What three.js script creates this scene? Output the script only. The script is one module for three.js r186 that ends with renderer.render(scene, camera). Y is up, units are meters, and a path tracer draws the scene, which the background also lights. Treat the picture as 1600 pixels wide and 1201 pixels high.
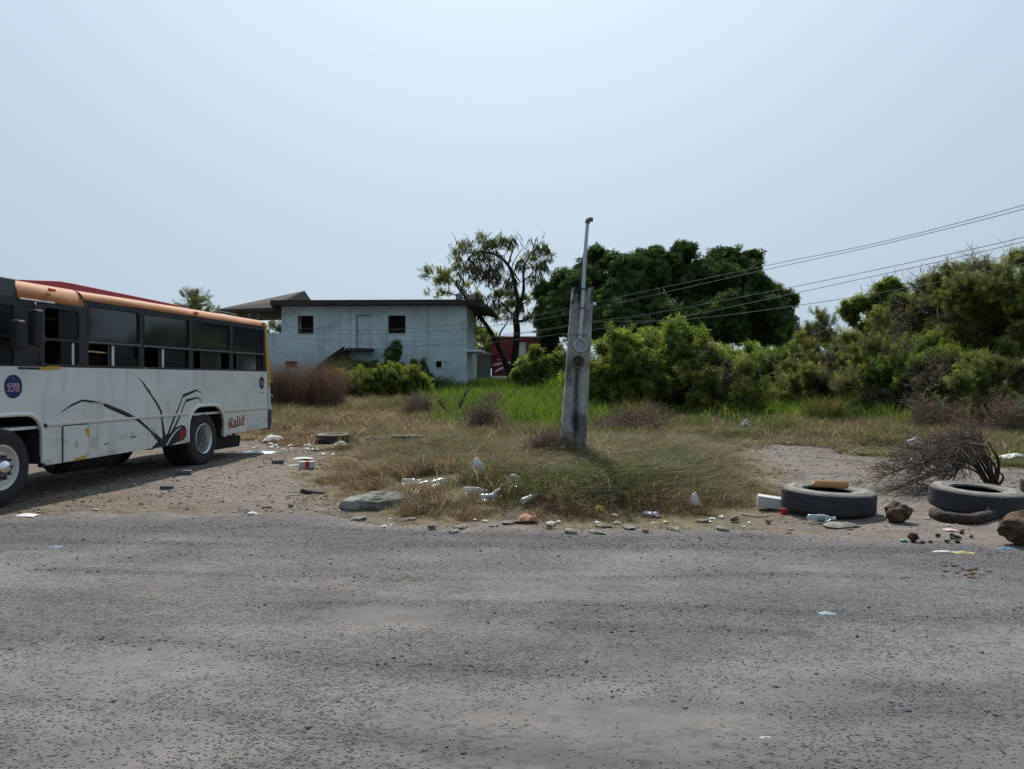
import * as THREE from 'three';
import { mergeGeometries, toCreasedNormals } from 'three/addons/utils/BufferGeometryUtils.js';
import { RoundedBoxGeometry } from 'three/addons/geometries/RoundedBoxGeometry.js';
import { ConvexGeometry } from 'three/addons/geometries/ConvexGeometry.js';

// ------------------------------------------------------------------ camera, sky, sun, exposure
const scene = new THREE.Scene();
const F = 1180, EYE = 1.65, HORIZON = 593;                 // focal length and horizon of the photograph, in its pixels
const camera = new THREE.PerspectiveCamera(2 * Math.atan(600.5 / F) * 180 / Math.PI, 1024 / 768, 0.1, 2500);
camera.position.set(0, EYE, 0);
camera.rotation.set(-Math.atan(7.5 / F), 0, 0);
scene.add(camera);

const SUN = new THREE.Vector3(-0.02, Math.sin(0.83), -Math.cos(0.83)).normalize();   // ahead of the camera and high
const sky = (() => {                                        // hazy dry-season sky: pale everywhere, brighter towards the sun, bluer away from it
  const W = 512, Hh = 256, a = new Float32Array(W * Hh * 4);
  for (let j = 0; j < Hh; j++) for (let i = 0; i < W; i++) {
    const th = (j + 0.5) / Hh * Math.PI - Math.PI / 2, ph = ((i + 0.5) / W - 0.5) * 2 * Math.PI;   // row 0 is the bottom
    const y = Math.sin(th), x = Math.cos(th) * Math.cos(ph), z = Math.cos(th) * Math.sin(ph);
    const mu = Math.max(-1, Math.min(1, x * SUN.x + y * SUN.y + z * SUN.z)), ang = Math.acos(mu);
    const up = Math.max(0, y);
    const hz = Math.exp(-up * 5);                          // the haze near the horizon
    const glow = 0.96 * Math.exp(-ang / 0.5);
    const away = 0.8 + 0.2 * (0.5 + 0.5 * mu);
    const col = [0.33 + 0.05 * hz, 0.45 + 0.025 * hz, 0.58 - 0.03 * hz];
    const k = (j * W + i) * 4;
    for (let c = 0; c < 3; c++) a[k + c] = col[c] * away + glow * [0.94, 1, 1.05][c];
    a[k + 3] = 1;
  }
  const t = new THREE.DataTexture(a, W, Hh, THREE.RGBAFormat, THREE.FloatType);
  t.mapping = THREE.EquirectangularReflectionMapping; t.magFilter = t.minFilter = THREE.LinearFilter; t.needsUpdate = true;
  return t;
})();
scene.background = sky; scene.environment = sky;
const sun = new THREE.DirectionalLight(new THREE.Color(1, 0.95, 0.87), 5);
sun.position.copy(SUN).multiplyScalar(120); sun.castShadow = true; sun.shadow.radius = 1.5;
Object.assign(sun.shadow.camera, { left: -50, right: 50, top: 60, bottom: -30, near: 1, far: 300 });
sun.shadow.mapSize.set(4096, 4096);
scene.add(sun, sun.target);
const renderer = new THREE.WebGLRenderer({ antialias: true });
renderer.toneMapping = THREE.LinearToneMapping; renderer.toneMappingExposure = 1; renderer.shadowMap.enabled = true;

// ------------------------------------------------------------------ helpers
function RNG(s) { return () => { s |= 0; s = s + 0x6D2B79F5 | 0; let t = Math.imul(s ^ s >>> 15, 1 | s); t = t + Math.imul(t ^ t >>> 7, 61 | t) ^ t; return ((t ^ t >>> 14) >>> 0) / 4294967296; }; }
const R0 = RNG(7);
const lerp = (a, b, t) => a + (b - a) * t, clamp = (v, a = 0, b = 1) => Math.min(b, Math.max(a, v));
const sstep = (a, b, v) => { const t = clamp((v - a) / (b - a)); return t * t * (3 - 2 * t); };
const hash = (x, y, s = 0) => { let h = Math.imul(x, 374761393) + Math.imul(y, 668265263) + Math.imul(s, 1442695041) | 0; h = Math.imul(h ^ h >>> 13, 1274126177); return ((h ^ h >>> 16) >>> 0) / 4294967296; };
function vnoise(x, y, s = 0, per = 0, pery = per) {
  let xi = Math.floor(x), yi = Math.floor(y); const fx = x - xi, fy = y - yi, u = fx * fx * (3 - 2 * fx), v = fy * fy * (3 - 2 * fy);
  let x1 = xi + 1, y1 = yi + 1;
  if (per) { xi = (xi % per + per) % per; yi = (yi % pery + pery) % pery; x1 = (x1 % per + per) % per; y1 = (y1 % pery + pery) % pery; }
  return lerp(lerp(hash(xi, yi, s), hash(x1, yi, s), u), lerp(hash(xi, y1, s), hash(x1, y1, s), u), v);
}
function fbm(x, y, o = 4, s = 0, per = 0, pery = per) { let a = 0.5, r = 0, n = 0; for (let i = 0; i < o; i++) { r += a * vnoise(x, y, s + i, per, pery); n += a; x *= 2; y *= 2; per *= 2; pery *= 2; a *= 0.5; } return r / n; }
const V = (x, y, z) => new THREE.Vector3(x, y, z);
const used = {};
function numbered(n) { used[n] = (used[n] ?? -1) + 1; return used[n] ? n + '_' + String(used[n]).padStart(3, '0') : n; }
function flags(o) { o.traverse(c => { if (c.isMesh) { c.castShadow = true; c.receiveShadow = true; } }); return o; }
function tag(o, label, category, group, kind) { Object.assign(o.userData, { label, category }); if (group) o.userData.group = group; if (kind) o.userData.kind = kind; return o; }
function thing(name, label, category, pos = V(0, 0, 0), turn = 0, group) { const o = new THREE.Group(); o.name = numbered(name); o.position.copy(pos); o.rotation.y = turn; scene.add(o); return tag(o, label, category, group); }
function part(name, geo, mat, parent) { const m = new THREE.Mesh(Array.isArray(geo) ? merge(geo) : geo, mat); m.name = name; m.castShadow = m.receiveShadow = true; parent.add(m); return m; }
function parts(name, geos, mat, parent) { return geos.map(g => part(name, plain(g), mat, parent))[0]; }   // each piece a part of its own
function solo(name, geo, mat, label, category, pos = V(0, 0, 0), turn = 0, group) { const m = part(numbered(name), geo, mat, scene); m.position.copy(pos); m.rotation.y = turn; return tag(m, label, category, group); }
function plain(g) { g = g.index ? g.toNonIndexed() : g; for (const k of Object.keys(g.attributes)) if (!['position', 'normal', 'uv'].includes(k)) g.deleteAttribute(k); if (!g.attributes.normal) g.computeVertexNormals(); if (!g.attributes.uv) g.setAttribute('uv', new THREE.BufferAttribute(new Float32Array(g.attributes.position.count * 2), 2)); return g; }
function merge(list) { return mergeGeometries(list.map(plain)); }
function box(x0, x1, y0, y1, z0, z1, r = 0) { const g = r ? new RoundedBoxGeometry(x1 - x0, y1 - y0, z1 - z0, 2, r) : new THREE.BoxGeometry(x1 - x0, y1 - y0, z1 - z0); return g.translate((x0 + x1) / 2, (y0 + y1) / 2, (z0 + z1) / 2); }
function poly(pts) { const s = new THREE.Shape(); pts.forEach((p, i) => i ? s.lineTo(p[0], p[1]) : s.moveTo(p[0], p[1])); s.closePath(); return s; }
function path(pts) { const s = new THREE.Path(); pts.forEach((p, i) => i ? s.lineTo(p[0], p[1]) : s.moveTo(p[0], p[1])); s.closePath(); return s; }
const rect = (x0, x1, y0, y1) => [[x0, y0], [x1, y0], [x1, y1], [x0, y1]];
function rrect(x0, x1, y0, y1, r, n = 4) { const o = []; for (const [cx, cy, a] of [[x1 - r, y1 - r, 0], [x0 + r, y1 - r, 1], [x0 + r, y0 + r, 2], [x1 - r, y0 + r, 3]]) for (let i = 0; i <= n; i++) { const t = (a + i / n) * Math.PI / 2; o.push([cx + r * Math.cos(t), cy + r * Math.sin(t)]); } return o; }
function slab(shape, depth, z = 0, bevel = 0) { return new THREE.ExtrudeGeometry(shape, { depth: depth - 2 * bevel, bevelEnabled: bevel > 0, bevelSize: bevel, bevelThickness: bevel, bevelSegments: 2, curveSegments: 12, bevelOffset: -bevel }).translate(0, 0, z + bevel); }
function tube(pts, r0, r1 = r0, seg = 0, rad = 6, pw = 1) {          // a tapered tube along points
  const c = new THREE.CatmullRomCurve3(pts), n = seg || Math.max(2, pts.length * 3), fr = c.computeFrenetFrames(n, false), pos = [], uv = [], idx = []; const L = c.getLength();
  for (let i = 0; i <= n; i++) { const p = c.getPointAt(i / n), r = lerp(r0, r1, Math.pow(i / n, pw)); for (let j = 0; j <= rad; j++) { const a = j / rad * 2 * Math.PI, x = Math.cos(a) * r, y = Math.sin(a) * r, N = fr.normals[i], B = fr.binormals[i]; pos.push(p.x + N.x * x + B.x * y, p.y + N.y * x + B.y * y, p.z + N.z * x + B.z * y); uv.push(j / rad * 6.28 * r0, i / n * L); } }
  for (let i = 0; i < n; i++) for (let j = 0; j < rad; j++) { const a = i * (rad + 1) + j, b = a + rad + 1; idx.push(a, b, a + 1, b, b + 1, a + 1); }
  const top = pos.length / 3; for (const [i, s] of [[0, 1], [n, -1]]) { const p = c.getPointAt(i / n), k = pos.length / 3; pos.push(p.x, p.y, p.z); uv.push(0, 0); for (let j = 0; j < rad; j++) { const a = i * (rad + 1) + j; s > 0 ? idx.push(k, a, a + 1) : idx.push(k, a + 1, a); } }
  const g = new THREE.BufferGeometry(); g.setAttribute('position', new THREE.Float32BufferAttribute(pos, 3)); g.setAttribute('uv', new THREE.Float32BufferAttribute(uv, 2)); g.setIndex(idx); g.computeVertexNormals(); return g;
}
const lathe = (pts, n = 40) => new THREE.LatheGeometry(pts.map(p => new THREE.Vector2(p[0], p[1])), n);
function rock(seed, sx, sy, sz, detail = 2, rough = 0.35, flat = 0) {
  const g = new THREE.IcosahedronGeometry(1, detail), p = g.attributes.position, r = RNG(seed), o = [r() * 9, r() * 9, r() * 9];
  for (let i = 0; i < p.count; i++) { const v = V(p.getX(i), p.getY(i), p.getZ(i)).normalize(), k = 1 - rough / 2 + rough * (fbm(v.x * 1.6 + o[0] + v.y, v.z * 1.6 + o[1] - v.y * 0.7, 3, seed % 97) * 2 - 0.5); v.multiplyScalar(k); if (flat) v.y = clamp(v.y, -flat, flat); p.setXYZ(i, v.x * sx, v.y * sy, v.z * sz); }
  g.computeVertexNormals(); g.computeBoundingBox(); g.translate(0, -g.boundingBox.min.y, 0); return g;
}
// colour and bump textures
function texture(W, Hh, f, srgb = true, rx = 1, ry = 1) {
  const a = new Uint8Array(W * Hh * 4);
  for (let j = 0; j < Hh; j++) for (let i = 0; i < W; i++) { const c = f(i / W, j / Hh, i, j), k = (j * W + i) * 4; if (typeof c === 'number') a[k] = a[k + 1] = a[k + 2] = clamp(c) * 255; else { a[k] = clamp(c[0]) * 255; a[k + 1] = clamp(c[1]) * 255; a[k + 2] = clamp(c[2]) * 255; } a[k + 3] = 255; }
  return finish(a, W, Hh, srgb, rx, ry);
}
function finish(a, W, Hh, srgb, rx, ry) { const t = new THREE.DataTexture(a, W, Hh); t.wrapS = t.wrapT = THREE.RepeatWrapping; t.magFilter = THREE.LinearFilter; t.minFilter = THREE.LinearMipmapLinearFilter; t.generateMipmaps = true; if (srgb) t.colorSpace = THREE.SRGBColorSpace; t.repeat.set(rx, ry); t.needsUpdate = true; return t; }
function canvasTex(w, h, draw) { const c = document.createElement('canvas'); c.width = w; c.height = h; draw(c.getContext('2d'), w, h); const t = new THREE.CanvasTexture(c); t.colorSpace = THREE.SRGBColorSpace; t.magFilter = THREE.LinearFilter; return t; }
const lin = (r, g, b) => new THREE.Color().setRGB(r, g, b);
const mat = (r, g, b, rough = 0.8, metal = 0, extra = {}) => new THREE.MeshStandardMaterial({ color: lin(r, g, b), roughness: rough, metalness: metal, side: THREE.DoubleSide, ...extra });
const phys = (r, g, b, rough, extra = {}) => new THREE.MeshPhysicalMaterial({ color: lin(r, g, b), roughness: rough, side: THREE.DoubleSide, ...extra });

// ------------------------------------------------------------------ the lie of the land (x to the right, d = metres ahead of the camera)
const GRASS_EDGE = [[-60, 21], [-9, 20.5], [-6.2, 19.7], [-4.9, 18.2], [-4.1, 17], [-3.4, 13.2], [-2.5, 10], [-1.3, 8.95], [0.7, 8.55], [1.8, 8.65], [2.65, 9], [3.3, 9.9], [4.05, 11.7], [4.65, 13.7], [5.2, 17], [5.8, 19.2], [6.8, 19.4], [7.5, 18.4], [8.1, 16.2], [9.5, 14], [14, 13], [60, 13], [60, 300], [-60, 300]];
function inGrass(x, d) {                                            // signed distance to the edge of the overgrown ground, positive inside
  let best = 1e9, c = false; const n = GRASS_EDGE.length;
  for (let i = 0, j = n - 1; i < n; j = i++) {
    const [xi, yi] = GRASS_EDGE[i], [xj, yj] = GRASS_EDGE[j], ex = xj - xi, ey = yj - yi, t = clamp(((x - xi) * ex + (d - yi) * ey) / (ex * ex + ey * ey)), dx = x - xi - ex * t, dy = d - yi - ey * t;
    best = Math.min(best, dx * dx + dy * dy); if ((yi > d) !== (yj > d) && x < (xj - xi) * (d - yi) / (yj - yi) + xi) c = !c;
  }
  return Math.sqrt(best) * (c ? 1 : -1);
}
const ROAD_EDGE = [[-60, 9.6], [-7, 9.35], [-4, 9.3], [-2.6, 9.25], [-1.6, 8.75], [-0.5, 8.4], [1, 8.25], [2.4, 8.3], [3.2, 8.1], [4.2, 7.7], [5.2, 7.3], [7, 7], [60, 6.5]];
function roadEdge(x) { let i = 0; while (i < ROAD_EDGE.length - 2 && x > ROAD_EDGE[i + 1][0]) i++; const [a, b] = ROAD_EDGE[i], [c, e] = ROAD_EDGE[i + 1]; return lerp(b, e, sstep(0, 1, (x - a) / (c - a))) + (fbm(x * 0.9, 3.1, 4, 5) - 0.5) * 0.5; }
function H(x, d) {
  let h = 0.9 * sstep(16, 47, d);
  if (d < 22 && Math.abs(x) < 9) h += 0.27 * sstep(0, 1.9, inGrass(x, d)) * (1 - sstep(14.5, 19.5, d)) * (1 - sstep(5.5, 8, x));
  const near = 1 - sstep(60, 160, d);
  const road = 1 - sstep(-0.3, 0.5, d - roadEdge(x));
  h += near * lerp(0.07, 0.022, road) * (fbm(x * 0.7 + 11, d * 0.7, 4, 9) - 0.5) * (d > 0 ? 1 : 0.5);
  if (x < -2 && d > 8 && d < 20) { const t = x - (-5.94 + 0.135 * (d - 14.6)), w = sstep(8.4, 9.6, d) * (1 - sstep(17, 20, d)); for (const [c, k] of [[0.9, 1], [1.35, -0.7], [1.75, 0.8], [2.3, -0.6], [2.7, 0.6]]) h += -0.035 * k * w * Math.exp(-(((t - c + 0.25 * (vnoise(d * 0.5, c) - 0.5)) / 0.16) ** 2)); }
  return h;
}
const G = (px, py) => { let d = F * EYE / Math.max(6, py - HORIZON); for (let i = 0; i < 40; i++) d = lerp(d, F * (EYE - H((px - 800) / F * d, d)) / (py - HORIZON), 0.6); const x = (px - 800) / F * d; return V(x, H(x, d), -d); };
const P = (px, py, d) => V((px - 800) / F * d, EYE - (py - HORIZON) / F * d, -d);
const onGround = (px, d, dy = 0) => { const x = (px - 800) / F * d; return V(x, H(x, d) + dy, -d); };

// ------------------------------------------------------------------ ground: soil, gravel road
function pebbleTexture(S, count, rMin, rMax, base, tones, seed, noiseAmp) {     // colour and height of a tile of packed stones, seamless
  const r = RNG(seed), c = new Float32Array(S * S * 3), h = new Float32Array(S * S);
  for (let j = 0; j < S; j++) for (let i = 0; i < S; i++) {
    const f = S / 2048, gx = 2 * Math.round(60 * f), gy = 2 * Math.round(110 * f), grit = -0.34 * sstep(0.52, 0.72, fbm(i / S * gx, j / S * gy, 3, seed + 3, gx, gy)) * sstep(0.3, 0.62, fbm(i / S * 7, j / S * 18, 3, seed + 4, 7, 18)) + 0.4 * (fbm(i / S * gx * 0.5, j / S * gy * 0.5, 3, seed + 5, gx / 2, gy / 2) - 0.5);
    const k = j * S + i, n = fbm(i / S * 8, j / S * 24, 5, seed, 8, 24) * 0.5 + fbm(i / S * 16, j / S * 16, 5, seed + 9, 16) * 0.5 - 0.5, g = hash(i, j, seed) - 0.5, m = 1 + n * noiseAmp + g * 0.22 + grit;
    for (let q = 0; q < 3; q++) c[k * 3 + q] = base[q] * m; h[k] = 0.25 + n * 0.3 + g * 0.06;
  }
  for (let s = 0; s < count; s++) {
    const x = r() * S, y = r() * S, dens = fbm(x / S * 6, y / S * 6, 3, seed + 40, 6); if (r() > 0.25 + (dens - 0.35) * 2.6) continue;
    const R = rMin + (rMax - rMin) * Math.pow(r(), 5), e = 0.6 + 0.4 * r(), a = r() * 3.14, ca = Math.cos(a), sa = Math.sin(a), t = tones[Math.floor(r() * tones.length)], v = 0.75 + r() * 0.5, q0 = Math.ceil(R + 1);
    for (let dy = -q0; dy <= q0; dy++) for (let dx = -q0; dx <= q0; dx++) {
      const u = (dx * ca + dy * sa) / R, w = (-dx * sa + dy * ca) / (R * e), dd = u * u + w * w; if (dd > 1) continue;
      const k = ((Math.floor(y + dy) + S) % S) * S + (Math.floor(x + dx) + S) % S, al = Math.min(1, (1 - dd) * 2.5);
      for (let q = 0; q < 3; q++) c[k * 3 + q] = lerp(c[k * 3 + q], t[q] * v, al); h[k] = Math.max(h[k], 0.3 + 0.6 * Math.sqrt(1 - dd) * Math.min(1, R / rMax * 1.6));
    }
  }
  const A = new Uint8Array(S * S * 4), B = new Uint8Array(S * S * 4), toS = v => { v = clamp(v); return 255 * (v < 0.0031308 ? 12.92 * v : 1.055 * Math.pow(v, 1 / 2.4) - 0.055); };
  for (let k = 0; k < S * S; k++) { for (let q = 0; q < 3; q++) { A[k * 4 + q] = toS(c[k * 3 + q]); B[k * 4 + q] = clamp(h[k]) * 255; } A[k * 4 + 3] = B[k * 4 + 3] = 255; }
  return [finish(A, S, S, true, 1, 1), finish(B, S, S, false, 1, 1)];
}
const [roadMap, roadBump] = pebbleTexture(2048, 230000, 0.9, 4.2, [0.56, 0.54, 0.52], [[0.2, 0.21, 0.24], [0.3, 0.3, 0.32], [0.42, 0.42, 0.44], [0.66, 0.65, 0.63], [0.1, 0.11, 0.14], [0.36, 0.35, 0.35]], 21, 0.75);
const [soilMap, soilBump] = pebbleTexture(1024, 9000, 1, 6, [0.55, 0.53, 0.5], [[0.4, 0.38, 0.36], [0.75, 0.72, 0.68], [0.3, 0.27, 0.24], [0.9, 0.88, 0.84]], 33, 0.9);
const gridLines = (near, step, far, grow) => { const o = []; let v = 0, s = step; while (v < far) { o.push(v); if (v > near) s *= grow; v += s; } o.push(far); return o; };
const xs = gridLines(11, 0.11, 600, 1.12), XS = [...xs.slice(1).map(v => -v).reverse(), ...xs];
function sheet(cols, rows, fn) {                                    // fn(i, j) -> [x, y, d, r, g, b, u, v]
  const pos = [], col = [], uv = [], idx = [];
  for (let j = 0; j < rows; j++) for (let i = 0; i < cols; i++) { const q = fn(i, j); pos.push(q[0], q[1], -q[2]); col.push(q[3], q[4], q[5]); uv.push(q[6], q[7]); }
  for (let j = 0; j < rows - 1; j++) for (let i = 0; i < cols - 1; i++) { const a = j * cols + i, b = a + cols; idx.push(a, a + 1, b, a + 1, b + 1, b); }
  const g = new THREE.BufferGeometry(); g.setAttribute('position', new THREE.Float32BufferAttribute(pos, 3)); g.setAttribute('color', new THREE.Float32BufferAttribute(col, 3)); g.setAttribute('uv', new THREE.Float32BufferAttribute(uv, 2)); g.setIndex(idx); g.computeVertexNormals(); return g;
}
{
  const ds = [...gridLines(1e9, 0.3, 12, 1).slice(1).map(v => -v).reverse(), ...gridLines(23, 0.11, 900, 1.07)];
  const g = sheet(XS.length, ds.length, (i, j) => {
    const x = XS[i], d = ds[j], sd = inGrass(x, d) + (fbm(x * 1.1, d * 1.1, 4, 61) - 0.5) * 1.2, n = fbm(x * 0.8, d * 0.8, 5, 71), n2 = fbm(x * 3.1, d * 3.1, 4, 72), n3 = fbm(x * 0.25, d * 0.25, 3, 73);
    let c = [0.24, 0.185, 0.135];                                     // trodden brown earth
    const grey = clamp(sstep(0.45, 0.62, n) * 0.8 + sstep(2, 5, x) * 0.75); c = c.map((v, q) => lerp(v, [0.255, 0.225, 0.205][q], grey));
    const dark = sstep(0.55, 0.7, n2) * 0.6; c = c.map((v, q) => lerp(v, [0.12, 0.09, 0.07][q], dark));
    const pale = sstep(0.58, 0.72, n3) * 0.5; c = c.map((v, q) => lerp(v, [0.33, 0.29, 0.255][q], pale));
    const gr = sstep(-0.5, 0.3, sd); c = c.map((v, q) => lerp(v, lerp([0.30, 0.22, 0.12][q], [0.16, 0.15, 0.07][q], n2), gr));
    const under = sstep(0.05, 0.4, roadEdge(x) - d) * 0.05;
    return [x, H(x, d) - under, d, ...c, x / 3.1 + 0.1 * n3, d / 3.1];
  });
  const m = part('ground', g, new THREE.MeshStandardMaterial({ map: soilMap, bumpMap: soilBump, bumpScale: 0.02, roughness: 1, vertexColors: true, side: THREE.DoubleSide }), scene); m.userData.kind = 'structure';
}
const TRACKS = [ // lines of loosened dark stones left by wheels: [x, d] points
  [[-5, 4.9], [-2.3, 4.75], [-1, 4.35], [0.4, 4.2], [2.0, 4.05], [4, 4.0]], [[-3, 3.85], [-1.6, 3.75], [-0.6, 3.45], [0.6, 3.2], [2.2, 3.0]], [[-4.5, 6.6], [-2, 6.3], [0, 6.2], [2.5, 6.35], [6, 6.0]],
  [[-7, 7.9], [-4, 7.6], [-1, 7.5], [1.5, 7.45], [4, 7.2], [8, 6.3]], [[0.3, 5.05], [1.1, 4.98], [1.9, 4.9]], [[-7, 8.7], [-4.5, 8.4], [-2.5, 8.5], [-0.5, 8.0], [1.2, 7.8], [2.6, 7.9]], [[-2, 5.5], [0, 5.6], [3, 5.2], [7, 5.3]], [[0.4, 3.9], [1.4, 3.7], [3.2, 3.75]]];
function trackWeight(x, d) { let w = 0; for (const t of TRACKS) for (let i = 0; i < t.length - 1; i++) { const [ax, ay] = t[i], [bx, by] = t[i + 1], ex = bx - ax, ey = by - ay, u = clamp(((x - ax) * ex + (d - ay) * ey) / (ex * ex + ey * ey)), q = Math.hypot(x - ax - ex * u, d - ay - ey * u); w = Math.max(w, Math.exp(-((q / 0.1) ** 2))); } return w; }
function gravelly(x, d) { return clamp(0.9 * (fbm(x * 0.55 + 5, d * 1.7, 4, 81) - 0.42) * 4 * 0.35 + 0.95 * trackWeight(x, d) * (0.2 + 0.9 * vnoise(x * 2, d * 2, 8)) + 0.75 * Math.exp(-(((roadEdge(x) - d - 0.75) / 0.7) ** 2)) * (0.5 + 0.8 * vnoise(x * 1.1, d * 1.3, 19))); }
{
  const rows = 190;
  const g = sheet(XS.length, rows, (i, j) => {
    const x = XS[i], e = roadEdge(x) + (vnoise(x * 7, 2) - 0.5) * 0.12, t = j / (rows - 1), d = lerp(-12, e, 1 - Math.pow(1 - t, 1.25));
    const n = fbm(x * 0.4, d * 1.3, 5, 91), n2 = fbm(x * 1.1, d * 3.6, 4, 92), k = gravelly(x, d);
    let c = [0.2, 0.198, 0.207];                                    // dusty grey chippings
    c = c.map((v, q) => lerp(v, [0.28, 0.266, 0.26][q], sstep(0.44, 0.66, n) * 0.9));      // pale dust
    c = c.map((v, q) => lerp(v, [0.34, 0.295, 0.26][q], sstep(0.6, 0.74, n2) * 0.45));
    c = c.map((v, q) => lerp(v, [0.13, 0.131, 0.145][q], k * 0.85));
    const edge = sstep(0.35, 0, roadEdge(x) - d); c = c.map((v, q) => lerp(v, [0.3, 0.25, 0.21][q], edge * 0.5));
    return [x, H(x, d) + (j === rows - 1 ? -0.03 : 0.008), d, ...c, x / 5.3 + 0.05 * n, d / 5.3];
  });
  const m = part('gravel_road', g, new THREE.MeshStandardMaterial({ map: roadMap, bumpMap: roadBump, bumpScale: 0.012, roughness: 0.97, vertexColors: true, side: THREE.DoubleSide }), scene); m.userData.kind = 'structure';
}
function scatter(name, geo, material, list, label, category, parent = scene) {    // list of [position, scale(x,y,z), yaw, tiltX, tiltZ, color]
  const m = new THREE.InstancedMesh(geo, material, list.length), M = new THREE.Matrix4(), Q = new THREE.Quaternion(), E_ = new THREE.Euler();
  list.forEach(([p, s, yaw, tx, tz, c], i) => { Q.setFromEuler(E_.set(tx || 0, yaw, tz || 0, 'YXZ')); M.compose(p, Q, s); m.setMatrixAt(i, M); m.setColorAt(i, c); });
  m.name = name; m.castShadow = m.receiveShadow = true; m.userData.kind = 'stuff'; parent.add(m); if (label) tag(m, label, category); return m;
}
{                                                                   // loose stones lying on the road and the dirt
  const r = RNG(101), A = [], tones = [[0.06, 0.062, 0.072], [0.085, 0.086, 0.094], [0.12, 0.118, 0.12], [0.15, 0.146, 0.145], [0.045, 0.047, 0.055], [0.1, 0.098, 0.098]];
  let tries = 0;
  while (A.length < 22000 && tries++ < 260000) {
    const d = 2.6 + 6.6 * Math.pow(r(), 0.85), x = (r() - 0.5) * 2 * (0.75 * d + 0.9); if (d > roadEdge(x) + 0.25) continue;
    const k = gravelly(x, d); if (r() > (0.008 + 0.4 * k + 0.7 * k * trackWeight(x, d)) * clamp((d - 1.2) / 6)) continue;
    const s = 0.0018 + 0.0025 * r() + 0.01 * Math.pow(r(), 16), t = tones[Math.floor(r() * tones.length)];
    A.push([V(x, H(x, d) + 0.008 + s * 0.15, -d), V(s * (0.8 + r() * 0.6), s * (0.5 + r() * 0.4), s * (0.8 + r() * 0.6)), r() * 6.28, 0, 0, lin(...t)]);
  }
  for (let i = 0; i < 9000; i++) {                                   // stones and clods on the bare earth
    const d = 8.2 + 12 * r(), x = r() < 0.55 ? -8 + 6 * r() : 3 + 8 * r(); if (inGrass(x, d) > 0.15 || d < roadEdge(x)) continue;
    const s = 0.006 + 0.008 * r() + 0.02 * Math.pow(r(), 8), t = [[0.2, 0.17, 0.14], [0.1, 0.085, 0.075], [0.34, 0.32, 0.3], [0.06, 0.055, 0.055]][Math.floor(r() * 4)];
    A.push([V(x, H(x, d) + s * 0.2, -d), V(s * (0.8 + r() * 0.7), s * 0.6, s * (0.8 + r() * 0.6)), r() * 6.28, 0, 0, lin(...t)]);
  }
  const g = rock(5, 1, 1, 1, 0, 0.5).translate(0, -0.8, 0); scatter('loose_gravel', toCreasedNormals(g.toNonIndexed(), 0.3), mat(1, 1, 1, 0.95), A, 'loose dark stone chippings strewn over the grey road', 'gravel');
}

// ------------------------------------------------------------------ grass
function tuft(seed, blades, spread, hMin, hMax, w, lean, bend = 0.5) {
  const r = RNG(seed), pos = [], idx = [], uv = [], col = [];
  for (let i = 0; i < blades; i++) {
    const tone = 0.4 + 0.9 * r() + 0.9 * Math.pow(r(), 6), warm = 0.92 + 0.16 * r(); for (let q = 0; q < 5; q++) col.push(tone * warm, tone, tone * (2 - warm));
    const a = r() * 6.28, rad = spread * Math.sqrt(r()), bx = Math.cos(a) * rad, bz = Math.sin(a) * rad, h = lerp(hMin, hMax, r()), dir = r() * 6.28, L = lean * (0.3 + r()) * h, dx = Math.cos(dir), dz = Math.sin(dir), f = r() * 6.28, wx = Math.cos(f) * w, wz = Math.sin(f) * w, k = pos.length / 3, b = bend * (0.5 + r());
    const p1 = [bx + dx * L * 0.35, h * 0.55, bz + dz * L * 0.35], p2 = [bx + dx * L * (1 + b), h * (1 - 0.35 * b), bz + dz * L * (1 + b)];
    pos.push(bx - wx, 0, bz - wz, bx + wx, 0, bz + wz, p1[0] - wx * 0.8, p1[1], p1[2] - wz * 0.8, p1[0] + wx * 0.8, p1[1], p1[2] + wz * 0.8, ...p2); uv.push(0, 0, 1, 0, 0, 0.5, 1, 0.5, 0.5, 1);
    idx.push(k, k + 1, k + 2, k + 1, k + 3, k + 2, k + 2, k + 3, k + 4);
  }
  const g = new THREE.BufferGeometry(); g.setAttribute('position', new THREE.Float32BufferAttribute(pos, 3)); g.setAttribute('uv', new THREE.Float32BufferAttribute(uv, 2)); g.setAttribute('color', new THREE.Float32BufferAttribute(col, 3)); g.setIndex(idx); g.computeVertexNormals(); return g;
}
const leafMat = (t = 0.3, vc = false) => phys(1, 1, 1, 0.8, { transmission: t, thickness: 0, specularIntensity: 0.25, vertexColors: vc });
const STRAW = [[0.34, 0.265, 0.14], [0.28, 0.2, 0.105], [0.21, 0.135, 0.08], [0.46, 0.39, 0.24], [0.16, 0.105, 0.07]], OLIVE = [[0.18, 0.205, 0.06], [0.14, 0.18, 0.05], [0.24, 0.245, 0.09], [0.11, 0.145, 0.045]], VIVID = [[0.17, 0.29, 0.03], [0.14, 0.24, 0.025], [0.24, 0.32, 0.045], [0.11, 0.18, 0.025]];
const pick = (l, r, j = 0.25) => { const c = l[Math.floor(r() * l.length)], k = 1 - j + 2 * j * r(); return lin(c[0] * k, c[1] * k, c[2] * k); };
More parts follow.
